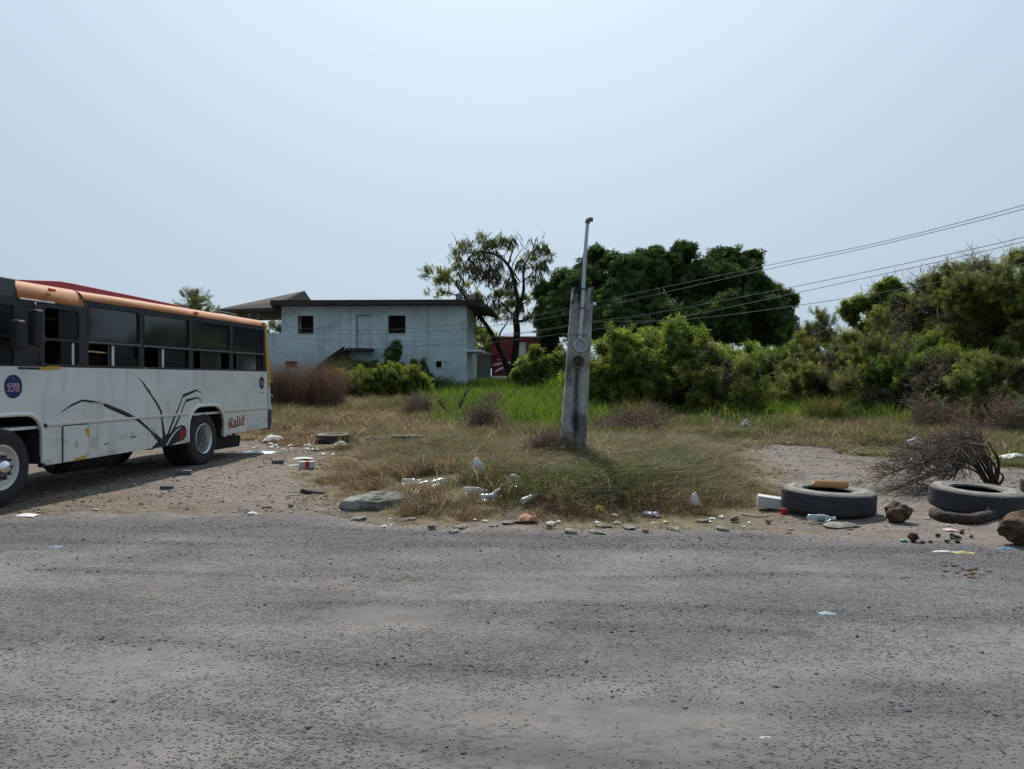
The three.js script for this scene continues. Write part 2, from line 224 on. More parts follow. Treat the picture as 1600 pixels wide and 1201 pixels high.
{
  const r = RNG(202), CLEAR = [[521, 696, 0.8], [637, 704, 0.42], [590, 704, 0.35], [586, 790, 0.42]].map(([px, py, q]) => { const p = G(px, py); return [p.x, -p.z, q]; }), tall = [], near_ = [], mid = [], vivid = [], mat_ = [];
  const greenness = (x, d) => fbm(x * 0.8 + 3, d * 0.8, 4, 121);
  near: for (let i = 0; i < 34000; i++) {                                  // the overgrown hump around the post
    const x = -4.5 + 11 * r(), d = 8.4 + 13 * Math.pow(r(), 1.2), sd = inGrass(x, d) + (fbm(x * 1.7, d * 1.7, 3, 131) - 0.5) * 0.9; if (sd < 0.02) continue;
    const den = fbm(x * 1.3, d * 1.3, 3, 141); if (r() > 0.2 + sstep(0, 0.8, sd) * 0.4 + (den - 0.47) * 2.8) continue; for (const [ex, ey, er] of CLEAR) if ((x - ex) ** 2 + (d - ey) ** 2 < er * er) continue near;
    const g = greenness(x, d) + (r() - 0.5) * 0.5 + 0.005 - 0.3 * (1 - sstep(0.3, 1.5, sd)), s = (0.55 + 0.6 * r()) * (0.3 + 0.75 * sstep(0, 1.4, sd)) * (0.7 + den * 0.6);
    near_.push([V(x, H(x, d) - 0.01, -d), V(s * 1.1, s, s * 1.1), r() * 6.28, 0, 0, pick(g > 0.5 ? OLIVE : STRAW, r)]);
  }
  for (let i = 0; i < 2600; i++) {                                   // taller weeds and seed stalks standing out of it
    const x = -4.5 + 11 * r(), d = 8.8 + 13 * Math.pow(r(), 1.1), sd = inGrass(x, d); if (sd < 0.8 || fbm(x * 0.9 + 20, d * 0.9, 3, 145) < 0.48) continue;
    const s = 0.5 + 0.45 * r(); tall.push([V(x, H(x, d) - 0.01, -d), V(s, s, s), r() * 6.28, 0, 0, pick(r() < 0.45 ? OLIVE : STRAW, r, 0.4)]);
  }
  for (let i = 0; i < 9000; i++) {                                   // flattened straw at the edges
    const x = -6 + 17 * r(), d = 8.2 + 12 * r(), sd = inGrass(x, d); if (sd > 0.7 || sd < -0.45 || r() > 0.3 + sd + 0.4) continue;
    const s = 0.5 + 0.5 * r(); mat_.push([V(x, H(x, d) - 0.005, -d), V(s, s, s), r() * 6.28, 0, 0, pick(STRAW, r, 0.35)]);
  }
  field: for (let i = 0; i < 90000; i++) {                                  // the field behind
    const d = 12.5 + 39 * Math.pow(r(), 1.4), x = (r() - 0.5) * 2 * (0.72 * d + 2), sd = inGrass(x, d) + (fbm(x, d, 3, 133) - 0.5) * 1.5; if (sd < 0.05 || (d < 17.5 && x < 6.5)) continue; const low = 0.3 + 0.7 * sstep(0, 3, sd);
    const px = x / d * F + 800, y = greenness(x * 0.5, d * 0.5) + (r() - 0.5) * 0.45, lush = sstep(22, 27.5, d + (fbm(x * 0.4, d * 0.4, 3, 134) - 0.5) * 7) * (sstep(640, 820, px) * (1 - sstep(1420, 1560, px)));
    const den = fbm(x * 0.7, d * 0.7, 3, 142); if (r() > 0.35 + den * 0.8) continue; for (const [ex, ey, er] of CLEAR) if ((x - ex) ** 2 + (d - ey) ** 2 < er * er) continue field;
    if (r() < lush * 0.95) { const s = 0.8 + 0.7 * r(); vivid.push([V(x, H(x, d) - 0.01, -d), V(s, s * (0.75 + den * 0.5), s), r() * 6.28, 0, 0, pick(VIVID, r)]); }
    else { const s = 0.7 + 0.7 * r(); mid.push([V(x, H(x, d) - 0.01, -d), V(s, s * (0.45 + den * 0.7) * low, s), r() * 6.28, 0, 0, pick(y + (px > 1350 ? 0.04 : -0.05) > 0.52 ? OLIVE : STRAW, r)]); }
  }
  const split = (l, n) => { const o = Array.from({ length: n }, () => []); l.forEach((e, i) => o[i % n].push(e)); return o; };
  const lm = leafMat(0.6, true);
  split(near_, 3).forEach((l, i) => scatter('dry_grass' + (i ? '_00' + i : ''), tuft(301 + i, 20, 0.13, 0.06, 0.36, 0.005, 0.95), lm, l, 'dry straw and olive grass over the hump around the concrete post', 'grass').userData.group = 'grass around the post');
  scatter('weed_stalks', tuft(315, 9, 0.12, 0.25, 0.6, 0.0035, 0.45), lm, tall, 'taller weed stalks standing out of the hump grass', 'weeds');
  scatter('trampled_straw', tuft(311, 20, 0.14, 0.02, 0.09, 0.004, 2.2), lm, mat_, 'flattened dead straw along the edge of the bare earth', 'straw');
  split(mid, 3).forEach((l, i) => scatter('field_grass' + (i ? '_00' + i : ''), tuft(321 + i, 24, 0.2, 0.15, 0.55, 0.007, 0.5), lm, l, 'brown and olive weedy grass covering the field', 'grass').userData.group = 'grass of the field');
  split(vivid, 2).forEach((l, i) => scatter('lush_grass' + (i ? '_00' + i : ''), tuft(331 + i, 26, 0.2, 0.25, 0.75, 0.009, 0.35), leafMat(0.6, true), l, 'bright green grass in a band before the bushes', 'grass').userData.group = 'lush grass band');
}

// ------------------------------------------------------------------ the bus (local x: towards its rear, y: up, z: out of the side we see)
const concreteTex = texture(512, 512, (u, v) => { const n = fbm(u * 6, v * 6, 6, 401, 6), s = fbm(u * 24, v * 3, 4, 402, 0), p = hash(Math.floor(u * 512), Math.floor(v * 512), 3) - 0.5; const k = 0.62 + (n - 0.5) * 0.5 + (s - 0.5) * 0.25 + p * 0.08; return [k, k * 0.985, k * 0.95]; });
const noiseBump = texture(512, 512, (u, v) => fbm(u * 24, v * 24, 5, 403, 24), false);
const grimeTex = texture(1024, 512, (u, v) => {                       // worn white paint: run-down streaks, scuffs, mud thrown up along the skirt
  const n = fbm(u * 14, v * 5, 5, 411), st = fbm(u * 90, v * 2.2, 3, 412), sp = fbm(u * 60, v * 20, 4, 413), mud = sstep(0.5, 0.72, fbm(u * 30, v * 9, 5, 414)) * sstep(0.42, 0.1, v + (n - 0.5) * 0.35);
  let c = 0.9 + (n - 0.5) * 0.08 - sstep(0.55, 0.8, st) * 0.05; c -= sstep(0.8, 0.86, sp) * 0.15; const q = [c, c * 0.995, c * 0.975]; return q.map((e, i) => lerp(e, [0.5, 0.43, 0.36][i], mud * 0.28)); });
grimeTex.wrapS = grimeTex.wrapT = THREE.ClampToEdgeWrapping;
const M = {
  white: new THREE.MeshPhysicalMaterial({ color: lin(0.82, 0.84, 0.84), map: grimeTex, roughness: 0.42, clearcoat: 0.2, clearcoatRoughness: 0.35, side: THREE.DoubleSide }),
  whiteTrim: mat(0.7, 0.7, 0.68, 0.5), black: mat(0.014, 0.016, 0.021, 0.5), blackMatt: mat(0.016, 0.016, 0.018, 0.8), orange: phys(0.34, 0.12, 0.032, 0.7, { bumpMap: noiseBump, bumpScale: 0.004 }), yellow: mat(0.55, 0.30, 0.03, 0.5), purple: mat(0.05, 0.035, 0.13, 0.5),
  red: mat(0.27, 0.018, 0.03, 0.45), redTop: mat(0.3, 0.12, 0.13, 0.6), glass: phys(0.045, 0.052, 0.065, 0.08, { transmission: 0.55, thickness: 0 }), rubber: mat(0.022, 0.022, 0.024, 0.85, 0, { bumpMap: noiseBump, bumpScale: 0.003 }), chrome: mat(0.75, 0.76, 0.78, 0.18, 1), alu: mat(0.6, 0.6, 0.6, 0.35, 0.9), rimWhite: mat(0.6, 0.58, 0.53, 0.55), steel: mat(0.09, 0.09, 0.1, 0.6, 0.5),
  inside: mat(0.12, 0.12, 0.12, 0.9), seat: mat(0.1, 0.035, 0.02, 0.9), lampOrange: phys(0.7, 0.16, 0.03, 0.3), lampRed: phys(0.3, 0.01, 0.01, 0.3), decal: mat(0.012, 0.013, 0.02, 0.6), teal: phys(0.12, 0.22, 0.26, 0.1, { transmission: 0.5, thickness: 0 }), front: mat(0.045, 0.055, 0.055, 0.45)
};
function uvSpan(g, x0, x1, y0, y1) { const p = g.attributes.position, u = new Float32Array(p.count * 2); for (let i = 0; i < p.count; i++) { u[2 * i] = (p.getX(i) - x0) / (x1 - x0); u[2 * i + 1] = (p.getY(i) - y0) / (y1 - y0); } g.setAttribute('uv', new THREE.BufferAttribute(u, 2)); return g; }
{
  const bus = thing('bus', 'old white bus with orange roof edge and black spider-leg decals parked on dirt', 'bus', V(-5.575, 0, -17.3), Math.acos(0.1338));
  const W = -2.4, FR = -9.3;
  const bottom = x => lerp(0.56, 0.46, clamp(-x / 5));
  const arch = (cx, hw, top, r) => { const o = []; for (let i = 0; i <= 7; i++) { const t = Math.PI - i / 7 * Math.PI / 2; o.push([cx - hw + r + r * Math.cos(t), top - r + r * Math.sin(t)]); } for (let i = 0; i <= 7; i++) { const t = Math.PI / 2 - i / 7 * Math.PI / 2; o.push([cx + hw - r + r * Math.cos(t), top - r + r * Math.sin(t)]); } return o; };
  const aF = arch(-7.61, 0.69, 1.19, 0.3), aR = arch(-2.66, 0.66, 1.16, 0.42);
  const lower = poly([[FR, 0.5], [-8.3, 0.46], ...aF, [-6.92, 0.46], [-3.32, 0.49], ...aR, [-2.0, 0.54], [-0.06, 0.56], [-0.06, 1.82], [FR, 1.82]]);
  const side = uvSpan(slab(lower, 0.05, -0.05, 0.006), FR, 0, 0.46, 1.82);
  const body = part('body', [side.clone(), side.clone().translate(0, 0, W + 0.05), box(FR, FR + 0.05, 0.5, 1.82, W + 0.05, -0.05), uvSpan(box(FR + 0.05, -0.06, 0.98, 1.02, W + 0.05, -0.05), FR, 0, 0.46, 1.82)], M.white, bus);
  // wheel housings
  for (const [cx, hw, top] of [[-7.61, 0.68, 1.19], [-2.66, 0.65, 1.16]]) parts('wheel_housing', [box(cx - hw, cx + hw, top - 0.01, top + 0.03, -0.75, -0.06), box(cx - hw - 0.02, cx - hw + 0.01, 0.5, top, -0.75, -0.06), box(cx + hw - 0.01, cx + hw + 0.02, 0.5, top, -0.75, -0.06), box(cx - hw, cx + hw, 0.62, top, -0.8, -0.75)], M.blackMatt, bus);
  for (const [a, cx] of [[aF, -7.61], [aR, -2.66]]) { const pts = [[a[0][0], 0.5], ...a, [a[a.length - 1][0], 0.5]].map(p => V(p[0], p[1], 0.004)); part('arch_trim', tube(pts, 0.032, 0.032, 60, 6), M.whiteTrim, bus); }
  for (const x of [-5.05, -3.55, -1.15]) part('panel_joint', box(x - 0.012, x + 0.012, 1.05, 1.81, -0.003, 0.0025), M.white, bus);
  parts('rub_rail', [box(-6.86, -3.3, 1.005, 1.045, -0.004, 0.022, 0.008), box(-2.0, -0.08, 1.005, 1.045, -0.004, 0.022, 0.008)], mat(0.62, 0.58, 0.53, 0.5), bus);
  part('rail_end', new THREE.SphereGeometry(0.03, 10, 8).translate(-6.88, 1.02, 0.01), M.black, bus);
  // luggage flap with open seams
  const flap = part('luggage_flap', uvSpan(slab(poly(rect(-6.52, -6.0, 0.475, 0.985)), 0.014, -0.001, 0.004), FR, 0, 0.46, 1.82), M.white, bus);
  parts('seam', [box(-6.555, -6.53, 0.47, 0.985, -0.002, 0.004), box(-6.53, -5.99, 0.99, 1.0, -0.002, 0.004), box(-5.995, -5.985, 0.8, 0.99, -0.002, 0.004)], M.blackMatt, flap);
  parts('paint_patch', [slab(poly([[-6.08, 0.93], [-6.0, 0.93], [-6.0, 0.78], [-6.05, 0.85], [-6.08, 0.88]]), 0.003, 0.0135), slab(poly([[-6.34, 0.5], [-6.2, 0.52], [-6.05, 0.54], [-6.08, 0.48], [-6.3, 0.478]]), 0.003, 0.0135)], M.yellow, flap);
  part('latch', [box(-6.3, -6.24, 0.66, 0.74, 0.012, 0.02, 0.003), slab(poly([[-6.29, 0.76], [-6.24, 0.76], [-6.265, 0.81]]), 0.003, 0.0135)], mat(0.35, 0.4, 0.42, 0.5), flap);
  parts('scuff', [slab(poly([[-5.68, 0.655], [-5.6, 0.67], [-5.5, 0.665], [-5.55, 0.65], [-5.62, 0.648]]), 0.002, 0.001), slab(poly([[-5.02, 0.71], [-4.95, 0.735], [-4.84, 0.725], [-4.88, 0.7], [-4.97, 0.697]]), 0.002, 0.001)], mat(0.16, 0.17, 0.18, 0.7), bus);
  // window band: black frame with openings
  const panes = [[-5.98, -4.75], [-4.62, -3.26], [-3.12, -1.76], [-1.62, -0.26]];
  const band = poly([[-7.35, 1.82], [-0.1, 1.82], [-0.2, 2.84], [-6.1, 2.84], [-6.1, 2.74], [-7.35, 2.72]]);
  for (const [a, b] of panes) { band.holes.push(path(rrect(a, b, 2.235, 2.75, 0.05))); band.holes.push(path(rrect(a, b, 1.855, 2.185, 0.05))); }
  band.holes.push(path(rrect(-6.86, -6.18, 2.225, 2.65, 0.06)), path(rrect(-6.86, -6.18, 1.86, 2.19, 0.05)));
  const bandG = slab(band, 0.045, -0.05, 0.005); part('window_frame', bandG, M.black, bus); part('window_frame', bandG.clone().translate(0, 0, W + 0.055), M.black, bus).userData.label = 'black window band on the far side';
  panes.forEach(([a, b], i) => {
    const w = part('window', box(a - 0.01, b + 0.01, 2.225, 2.76, -0.035, -0.029), M.glass, bus); part('glazing_bar', box(a - 0.03, b + 0.03, 2.198, 2.222, -0.008, 0.006, 0.002), mat(0.12, 0.13, 0.15, 0.4), w);
    part('rubber_seal', (() => { const q = poly(rrect(a - 0.018, b + 0.018, 2.217, 2.768, 0.06)); q.holes.push(path(rrect(a + 0.006, b - 0.006, 2.24, 2.745, 0.045))); return slab(q, 0.012, -0.012); })(), M.blackMatt, w);
    const l = b - a, s0 = a + l * [0.46, 0.4, 0.24, 0.16][i], s1 = a + l * [0.93, 0.94, 0.78, 0.78][i];
    const sl = part('sliding_window', box(s0, s1, 1.85, 2.19, -0.042, -0.037), M.glass, bus); if (i < 2) part('window_edge', box(s0 - 0.005, s0 + 0.045, 1.86, 2.18, -0.036, -0.022), mat(0.6, 0.62, 0.64, 0.5), sl); part('window_edge', box(i < 2 ? s0 - 0.09 : s0 - 0.03, i < 2 ? s0 - 0.03 : s0 + 0.03, 1.855, 2.185, -0.046, -0.034), M.black, sl);
    part('window', box(a - 0.01, b + 0.01, 2.225, 2.76, W + 0.03, W + 0.036), M.glass, bus); part('window', box(a - 0.01, b + 0.01, 1.85, 2.19, W + 0.03, W + 0.036), M.glass, bus);
  });
  const dw = part('window', box(-6.57, -6.17, 2.21, 2.66, -0.035, -0.029), M.glass, bus); part('sliding_window', box(-6.52, -6.17, 1.85, 2.2, -0.042, -0.037), M.glass, bus); part('window_edge', box(-6.3, -6.265, 1.86, 2.18, -0.036, -0.024), mat(0.6, 0.62, 0.64, 0.5), dw);
  // cab window ahead of it
  const cab = poly([[FR, 1.78], [-7.35, 1.78], [-7.35, 2.73], [-8.95, 2.73]]); cab.holes.push(path([[-8.85, 1.84], [-7.05 - 0.35, 1.84], [-7.4, 2.62], [-8.6, 2.62]]));
  parts('cab_frame', [slab(cab, 0.045, -0.052, 0.005), slab(cab, 0.045, W + 0.005, 0.005), slab(poly([[-7.35, 1.78], [-6.95, 1.78], [-6.95, 1.815], [-7.35, 1.815]]), 0.05, -0.048, 0.004)], M.black, bus);
  part('cab_window', box(-8.8, -7.4, 1.84, 2.62, -0.04, -0.034), M.glass, bus); part('window_edge', [box(-7.75, -7.7, 1.84, 2.2, -0.03, -0.015)], mat(0.5, 0.52, 0.54, 0.5), bus); part('glazing_bar', box(-8.8, -7.4, 2.2, 2.24, -0.03, 0, 0.004), M.black, bus);
  part('windscreen', slab(poly([[FR + 0.02, 1.82], [FR + 0.06, 1.82], [-8.9, 2.72], [-8.95, 2.72]]), 2.3, W + 0.05), M.teal, bus);
  // roof: curved edge in orange, pale crown
  const cove = (x0, x1, y0, y1, inset) => { const n = 8, pos = [], idx = [], cols = Math.max(2, Math.round((x1 - x0) / 0.3)); for (let c = 0; c <= cols; c++) for (let i = 0; i <= n; i++) { const t = i / n * Math.PI / 2, x = lerp(x0, x1, c / cols), wob = (vnoise(x * 1.7, i * 0.3, 5) - 0.5) * 0.012; pos.push(x, y0 + (y1 - y0) * Math.sin(t) + wob, 0.012 + wob - inset * (1 - Math.cos(t))); } for (let c = 0; c < cols; c++) for (let i = 0; i < n; i++) { const a = c * (n + 1) + i, b = a + n + 1; idx.push(a, b, a + 1, b, b + 1, a + 1); } const g = new THREE.BufferGeometry(); g.setAttribute('position', new THREE.Float32BufferAttribute(pos, 3)); g.setIndex(idx); g.computeVertexNormals(); return g; };
  const endCap = (x, y0, y1, inset) => { const p = [[-inset, y0], [0.012, y0]]; for (let i = 1; i <= 8; i++) { const t = i / 8 * Math.PI / 2; p.push([0.012 - inset * (1 - Math.cos(t)), y0 + (y1 - y0) * Math.sin(t)]); } return slab(poly(p), 0.02).rotateY(-Math.PI / 2).translate(x + 0.01, 0, 0); };
  part('roof_edge', [cove(-6.12, -0.1, 2.83, 2.985, 0.2), endCap(-0.1, 2.83, 2.985, 0.2)], M.orange, bus);
  part('roof_edge', [cove(-7.34, -6.11, 2.735, 2.99, 0.22), endCap(-7.34, 2.735, 2.99, 0.22), endCap(-6.11, 2.74, 2.98, 0.22), box(-7.34, -6.11, 2.72, 2.75, -0.04, 0.012, 0.008)], M.orange, bus);
  const crown = []; for (let i = 0; i <= 12; i++) { const t = i / 12; crown.push([lerp(-0.16, W + 0.16, t), 2.97 + 0.08 * Math.sin(t * Math.PI)]); } crown.push([W + 0.02, 2.84], [-0.02, 2.84]);
  part('roof', slab(poly(crown.map(p => [-p[0], p[1]])), 8.9).rotateY(Math.PI / 2).translate(-9.0, 0, 0), mat(0.55, 0.54, 0.52, 0.6), bus);
  const cowl = part('roof_cowl', slab(poly([[-7.1, 3.02], [-2.4, 3.02], [-2.9, 3.08], [-5.75, 3.135], [-6.0, 3.135]]), 1.5, -1.95, 0.015), M.red, bus);
  part('cowl_top', slab(poly([[-5.7, 3.136], [-3.5, 3.093], [-3.5, 3.103], [-5.7, 3.146]]), 1.3, -1.85), M.redTop, cowl); for (let i = 0; i < 9; i++) part('louvre', box(-3.45 + i * 0.07, -3.41 + i * 0.07, 3.05, 3.105 - i * 0.002, -1.85, -0.55), M.black, cowl);
  part('roof_hoop', tube([V(-2.0, 3.0, -0.3), V(-1.9, 3.045, -0.3), V(-1.4, 3.06, -0.3), V(-0.9, 3.04, -0.3), V(-0.8, 3.0, -0.3)], 0.012), M.black, bus);
  part('roof_lamp', box(-0.32, -0.26, 3.0, 3.12, -0.35, -0.3, 0.01), M.black, bus);
  for (const x of [-3.05, -0.28, -6.75]) part('clearance_lamp', box(x - 0.05, x + 0.05, 2.88, 2.93, -0.02, 0.045, 0.018), M.lampOrange, bus);
  part('front_cap', [slab(poly([[-8.95, 2.72], [-7.35, 2.72], [-7.35, 2.98], [-8.2, 2.99], [-8.8, 2.9]]), 2.36, W + 0.02, 0.02)], M.front, bus);
  part('rain_gutter', box(-7.33, -6.7, 2.715, 2.733, -0.02, 0.022, 0.004), M.whiteTrim, bus); part('gutter_patch', slab(poly([[-6.85, 2.735], [-6.15, 2.735], [-6.15, 2.68], [-6.5, 2.71]]), 0.004, 0.0005), mat(0.03, 0.03, 0.12, 0.5), bus);
  part('corner_patch', slab(poly([[-6.95, 1.815], [-6.72, 1.835], [-6.55, 1.83], [-6.6, 1.79], [-6.98, 1.775]]), 0.004, 0.0015), M.yellow, bus); part('side_marker', box(-4.68, -4.58, 1.825, 1.845, -0.01, 0.012, 0.004), M.lampOrange, bus);
  // rear end
  const rear = (pts, m, z0 = W + 0.01, d = 2.38) => part('rear_corner', slab(poly(pts), d, z0, 0.012), m, bus);
  rear([[-0.19, 2.93], [-0.1, 2.95], [0.1, 1.9], [0.14, 1.5], [-0.055, 1.5], [-0.075, 1.83]], M.yellow).userData.label = 'yellow upper rear corner'; rear([[-0.055, 1.5], [0.14, 1.5], [0.165, 0.98], [-0.055, 0.98]], mat(0.5, 0.56, 0.6, 0.5)); rear([[-0.055, 0.98], [0.165, 0.98], [0.17, 0.62], [0.02, 0.58], [-0.055, 0.57]], M.purple).userData.label = 'purple lower rear corner';
  parts('tail_lamp', [box(0.1, 0.2, 1.36, 1.6, -0.12, 0.02, 0.02), box(0.12, 0.21, 1.12, 1.3, -0.12, 0.015, 0.02)], M.black, bus); part('seam', box(-0.062, -0.05, 0.58, 1.8, -0.02, 0.003), M.blackMatt, bus);
  // decals
  const disc = (x, y, r) => { const t = canvasTex(256, 256, (c, w, h) => { c.fillStyle = '#16235c'; c.fillRect(0, 0, w, h); c.fillStyle = '#8a96a0'; c.beginPath(); c.moveTo(118, 30); c.lineTo(140, 30); c.lineTo(129, 62); c.fill(); c.font = 'bold 106px serif'; c.textAlign = 'center'; c.textBaseline = 'middle'; c.lineWidth = 9; c.strokeStyle = '#b9c2cf'; c.strokeText('178', 128, 138); c.fillStyle = '#a8243a'; c.fillText('178', 128, 138); }); return part('number_disc', new THREE.CylinderGeometry(r, r, 0.004, 36).rotateY(Math.PI / 2).rotateX(Math.PI / 2).translate(x, y, 0.002), [M.decal, new THREE.MeshStandardMaterial({ map: t, roughness: 0.5 }), M.decal], bus); };
  disc(-7.43, 1.56, 0.15); disc(-0.36, 1.58, 0.125);
  part('small_lettering', box(-0.46, -0.26, 1.36, 1.375, -0.001, 0.002), M.decal, bus);
  const stroke = (pts) => { const L = [], Rr = []; pts.forEach(([x, y, w], i) => { const a = pts[Math.max(0, i - 1)], b = pts[Math.min(pts.length - 1, i + 1)], l = Math.hypot(b[0] - a[0], b[1] - a[1]), nx = -(b[1] - a[1]) / l, ny = (b[0] - a[0]) / l; L.push([x + nx * w, y + ny * w]); Rr.unshift([x - nx * w, y - ny * w]); }); return slab(poly([...L, ...Rr]), 0.002, 0.001); };
  const legs = [[[-6.57, 1.19, 0.004], [-6.35, 1.285, 0.014], [-6.13, 1.35, 0.014], [-5.85, 1.315, 0.018], [-5.65, 1.275, 0.012], [-5.63, 1.265, 0.026], [-5.2, 1.13, 0.036], [-4.82, 1.0, 0.026], [-4.5, 0.82, 0.028], [-4.2, 0.6, 0.05]],
    [[-4.77, 1.665, 0.002], [-4.6, 1.54, 0.016], [-4.47, 1.43, 0.026], [-4.46, 1.41, 0.014], [-4.27, 1.24, 0.022], [-4.16, 1.1, 0.024], [-4.12, 0.9, 0.024], [-4.06, 0.62, 0.05]],
    [[-2.82, 1.395, 0.003], [-3.02, 1.46, 0.014], [-3.05, 1.458, 0.018], [-3.46, 1.365, 0.03], [-3.5, 1.34, 0.014], [-3.62, 1.15, 0.016], [-3.8, 0.92, 0.024], [-4.0, 0.62, 0.03]],
    [[-2.83, 1.225, 0.004], [-2.95, 1.31, 0.012], [-3.05, 1.315, 0.014], [-3.36, 1.275, 0.026], [-3.42, 1.24, 0.012], [-3.55, 1.03, 0.016], [-3.7, 0.86, 0.024], [-3.9, 0.64, 0.03]]];
  const spider = part('spider_decal', slab(poly([[-4.45, 0.478], [-4.2, 0.62], [-4.0, 0.68], [-3.9, 0.7], [-3.7, 0.8], [-3.55, 0.83], [-3.42, 0.81], [-3.37, 0.72], [-3.39, 0.62], [-3.46, 0.56], [-3.7, 0.52], [-3.9, 0.48]]), 0.002, 0.001), M.decal, bus);
  for (const l of legs) part('painted_leg', stroke(l), M.decal, spider); part('red_marking', slab(poly([[-3.62, 0.62], [-3.57, 0.72], [-3.45, 0.76], [-3.4, 0.7], [-3.44, 0.62], [-3.55, 0.58]]), 0.002, 0.0025), M.red, spider); parts('white_marking', [stroke([[-4.0, 0.5, 0.012], [-3.85, 0.64, 0.014], [-3.7, 0.74, 0.012], [-3.55, 0.785, 0.004]]).translate(0, 0, 0.002), stroke([[-5.9, 1.3, 0.004], [-5.7, 1.27, 0.008], [-5.66, 1.26, 0.003]]).translate(0, 0.012, 0.002), stroke([[-4.75, 0.985, 0.003], [-4.55, 0.87, 0.007], [-4.35, 0.72, 0.004]]).translate(0.01, 0.0, 0.002)], M.whiteTrim, spider);
  const kt = canvasTex(512, 256, (c, w, h) => { c.clearRect(0, 0, w, h); c.font = 'bold 168px serif'; c.textAlign = 'center'; c.textBaseline = 'middle'; c.setTransform(0.92, -0.06, -0.06, 1.1, 30, 4); c.lineWidth = 3; c.strokeStyle = '#2a1c22'; c.strokeText('Kalid', 256, 128); c.fillStyle = '#8e1a24'; c.fillText('Kalid', 256, 128); c.lineWidth = 7; c.beginPath(); c.moveTo(60, 100); c.lineTo(28, 150); c.moveTo(450, 80); c.lineTo(484, 104); c.stroke(); });
  part('name_lettering', new THREE.PlaneGeometry(0.82, 0.38).translate(-1.5, 0.775, 0.004), new THREE.MeshStandardMaterial({ map: kt, transparent: true, alphaTest: 0.4, roughness: 0.6 }), bus);
  // wheels
  const tyreProfile = (r, w) => [[r * 0.56, 0], [r * 0.62, -w * 0.06], [r * 0.8, -w * 0.1], [r * 0.93, -w * 0.04], [r * 0.985, w * 0.06], [r, w * 0.14], [r, w * 0.26], [r * 0.98, w * 0.27], [r * 0.98, w * 0.31], [r, w * 0.32], [r, w * 0.48], [r * 0.98, w * 0.49], [r * 0.98, w * 0.53], [r, w * 0.54], [r, w * 0.7], [r * 0.98, w * 0.71], [r * 0.98, w * 0.75], [r, w * 0.76], [r, w * 0.86], [r * 0.985, w * 0.94], [r * 0.93, w * 1.04], [r * 0.8, w * 1.1], [r * 0.62, w * 1.06], [r * 0.56, w]];
  const wheel = (x, z, rear) => {
    const r = 0.515, w = 0.25, g = new THREE.Group(); g.name = 'wheel'; bus.add(g); g.position.set(x, r, z); const zed = q => q.rotateX(Math.PI / 2);     // lathe axis -> z; outer face at local z = 0
    part('tyre', zed(lathe(tyreProfile(r, w), 56)).translate(0, 0, -w - 0.02), M.rubber, g);
    if (!rear) { part('rim', [zed(lathe([[0.29, -0.02], [0.3, 0.0], [0.285, 0.01], [0.26, -0.02], [0.24, -0.07], [0.2, -0.06], [0.1, -0.03], [0, -0.03]], 48))], M.rimWhite, g); part('hub_cap', zed(lathe([[0.11, -0.03], [0.11, 0.0], [0.1, 0.05], [0.075, 0.085], [0.03, 0.1], [0, 0.102]], 32)), M.chrome, g); part('hub_flange', zed(lathe([[0.17, -0.045], [0.17, -0.01], [0.11, 0.0], [0.1, -0.04]], 10)), M.steel, g); for (let i = 0; i < 10; i++) { const a = i / 10 * 6.283; part('lug_nut', zed(new THREE.CylinderGeometry(0.016, 0.02, 0.05, 6)).translate(Math.cos(a) * 0.15, Math.sin(a) * 0.15, 0.01), M.steel, g); } }
    else { part('rim', zed(lathe([[0.29, -0.02], [0.3, 0.0], [0.28, 0.012], [0.265, -0.02], [0.25, -0.09], [0.235, -0.17], [0.22, -0.2]], 48)), M.alu, g); part('rim_dish', zed(lathe([[0.24, -0.19], [0.2, -0.2], [0.12, -0.17], [0.12, -0.12], [0.09, -0.1], [0, -0.1]], 40)), M.steel, g); for (let i = 0; i < 8; i++) { const a = i / 8 * 6.283; part('lug_nut', zed(new THREE.CylinderGeometry(0.018, 0.02, 0.05, 6)).translate(Math.cos(a) * 0.165, Math.sin(a) * 0.165, -0.16), M.alu, g); } part('inner_tyre', zed(lathe(tyreProfile(r, w), 40)).translate(0, 0, -2 * w - 0.07), M.rubber, g); }
    return g;
  };
  wheel(-7.61, -0.02, false); wheel(-2.7, -0.04, true); wheel(-7.61, W + 0.02, false).rotation.y = Math.PI; wheel(-2.7, W + 0.04, true).rotation.y = Math.PI;
  parts('axle', [new THREE.CylinderGeometry(0.08, 0.08, 1.9, 12).rotateX(Math.PI / 2).translate(-7.61, 0.5, W / 2), new THREE.CylinderGeometry(0.1, 0.1, 1.7, 12).rotateX(Math.PI / 2).translate(-2.7, 0.5, W / 2), new THREE.SphereGeometry(0.22, 14, 10).translate(-2.7, 0.5, W / 2)], M.blackMatt, bus);
  parts('chassis', [box(-9, -0.3, 0.72, 0.92, -0.85, -0.75), box(-9, -0.3, 0.72, 0.92, W + 0.75, W + 0.85), box(-9, -8.5, 0.4, 0.95, -1.9, -0.5), box(-5.0, -3.4, 0.6, 0.75, -1.3, -1.1)], M.blackMatt, bus);
  part('fuel_tank', new THREE.CylinderGeometry(0.3, 0.3, 1.15, 24).rotateZ(Math.PI / 2).translate(-5.4, 0.52, -0.55), M.blackMatt, bus); part('spare_carrier', box(-5.6, -4.6, 0.32, 0.6, -1.9, -1.0, 0.04), M.blackMatt, bus);
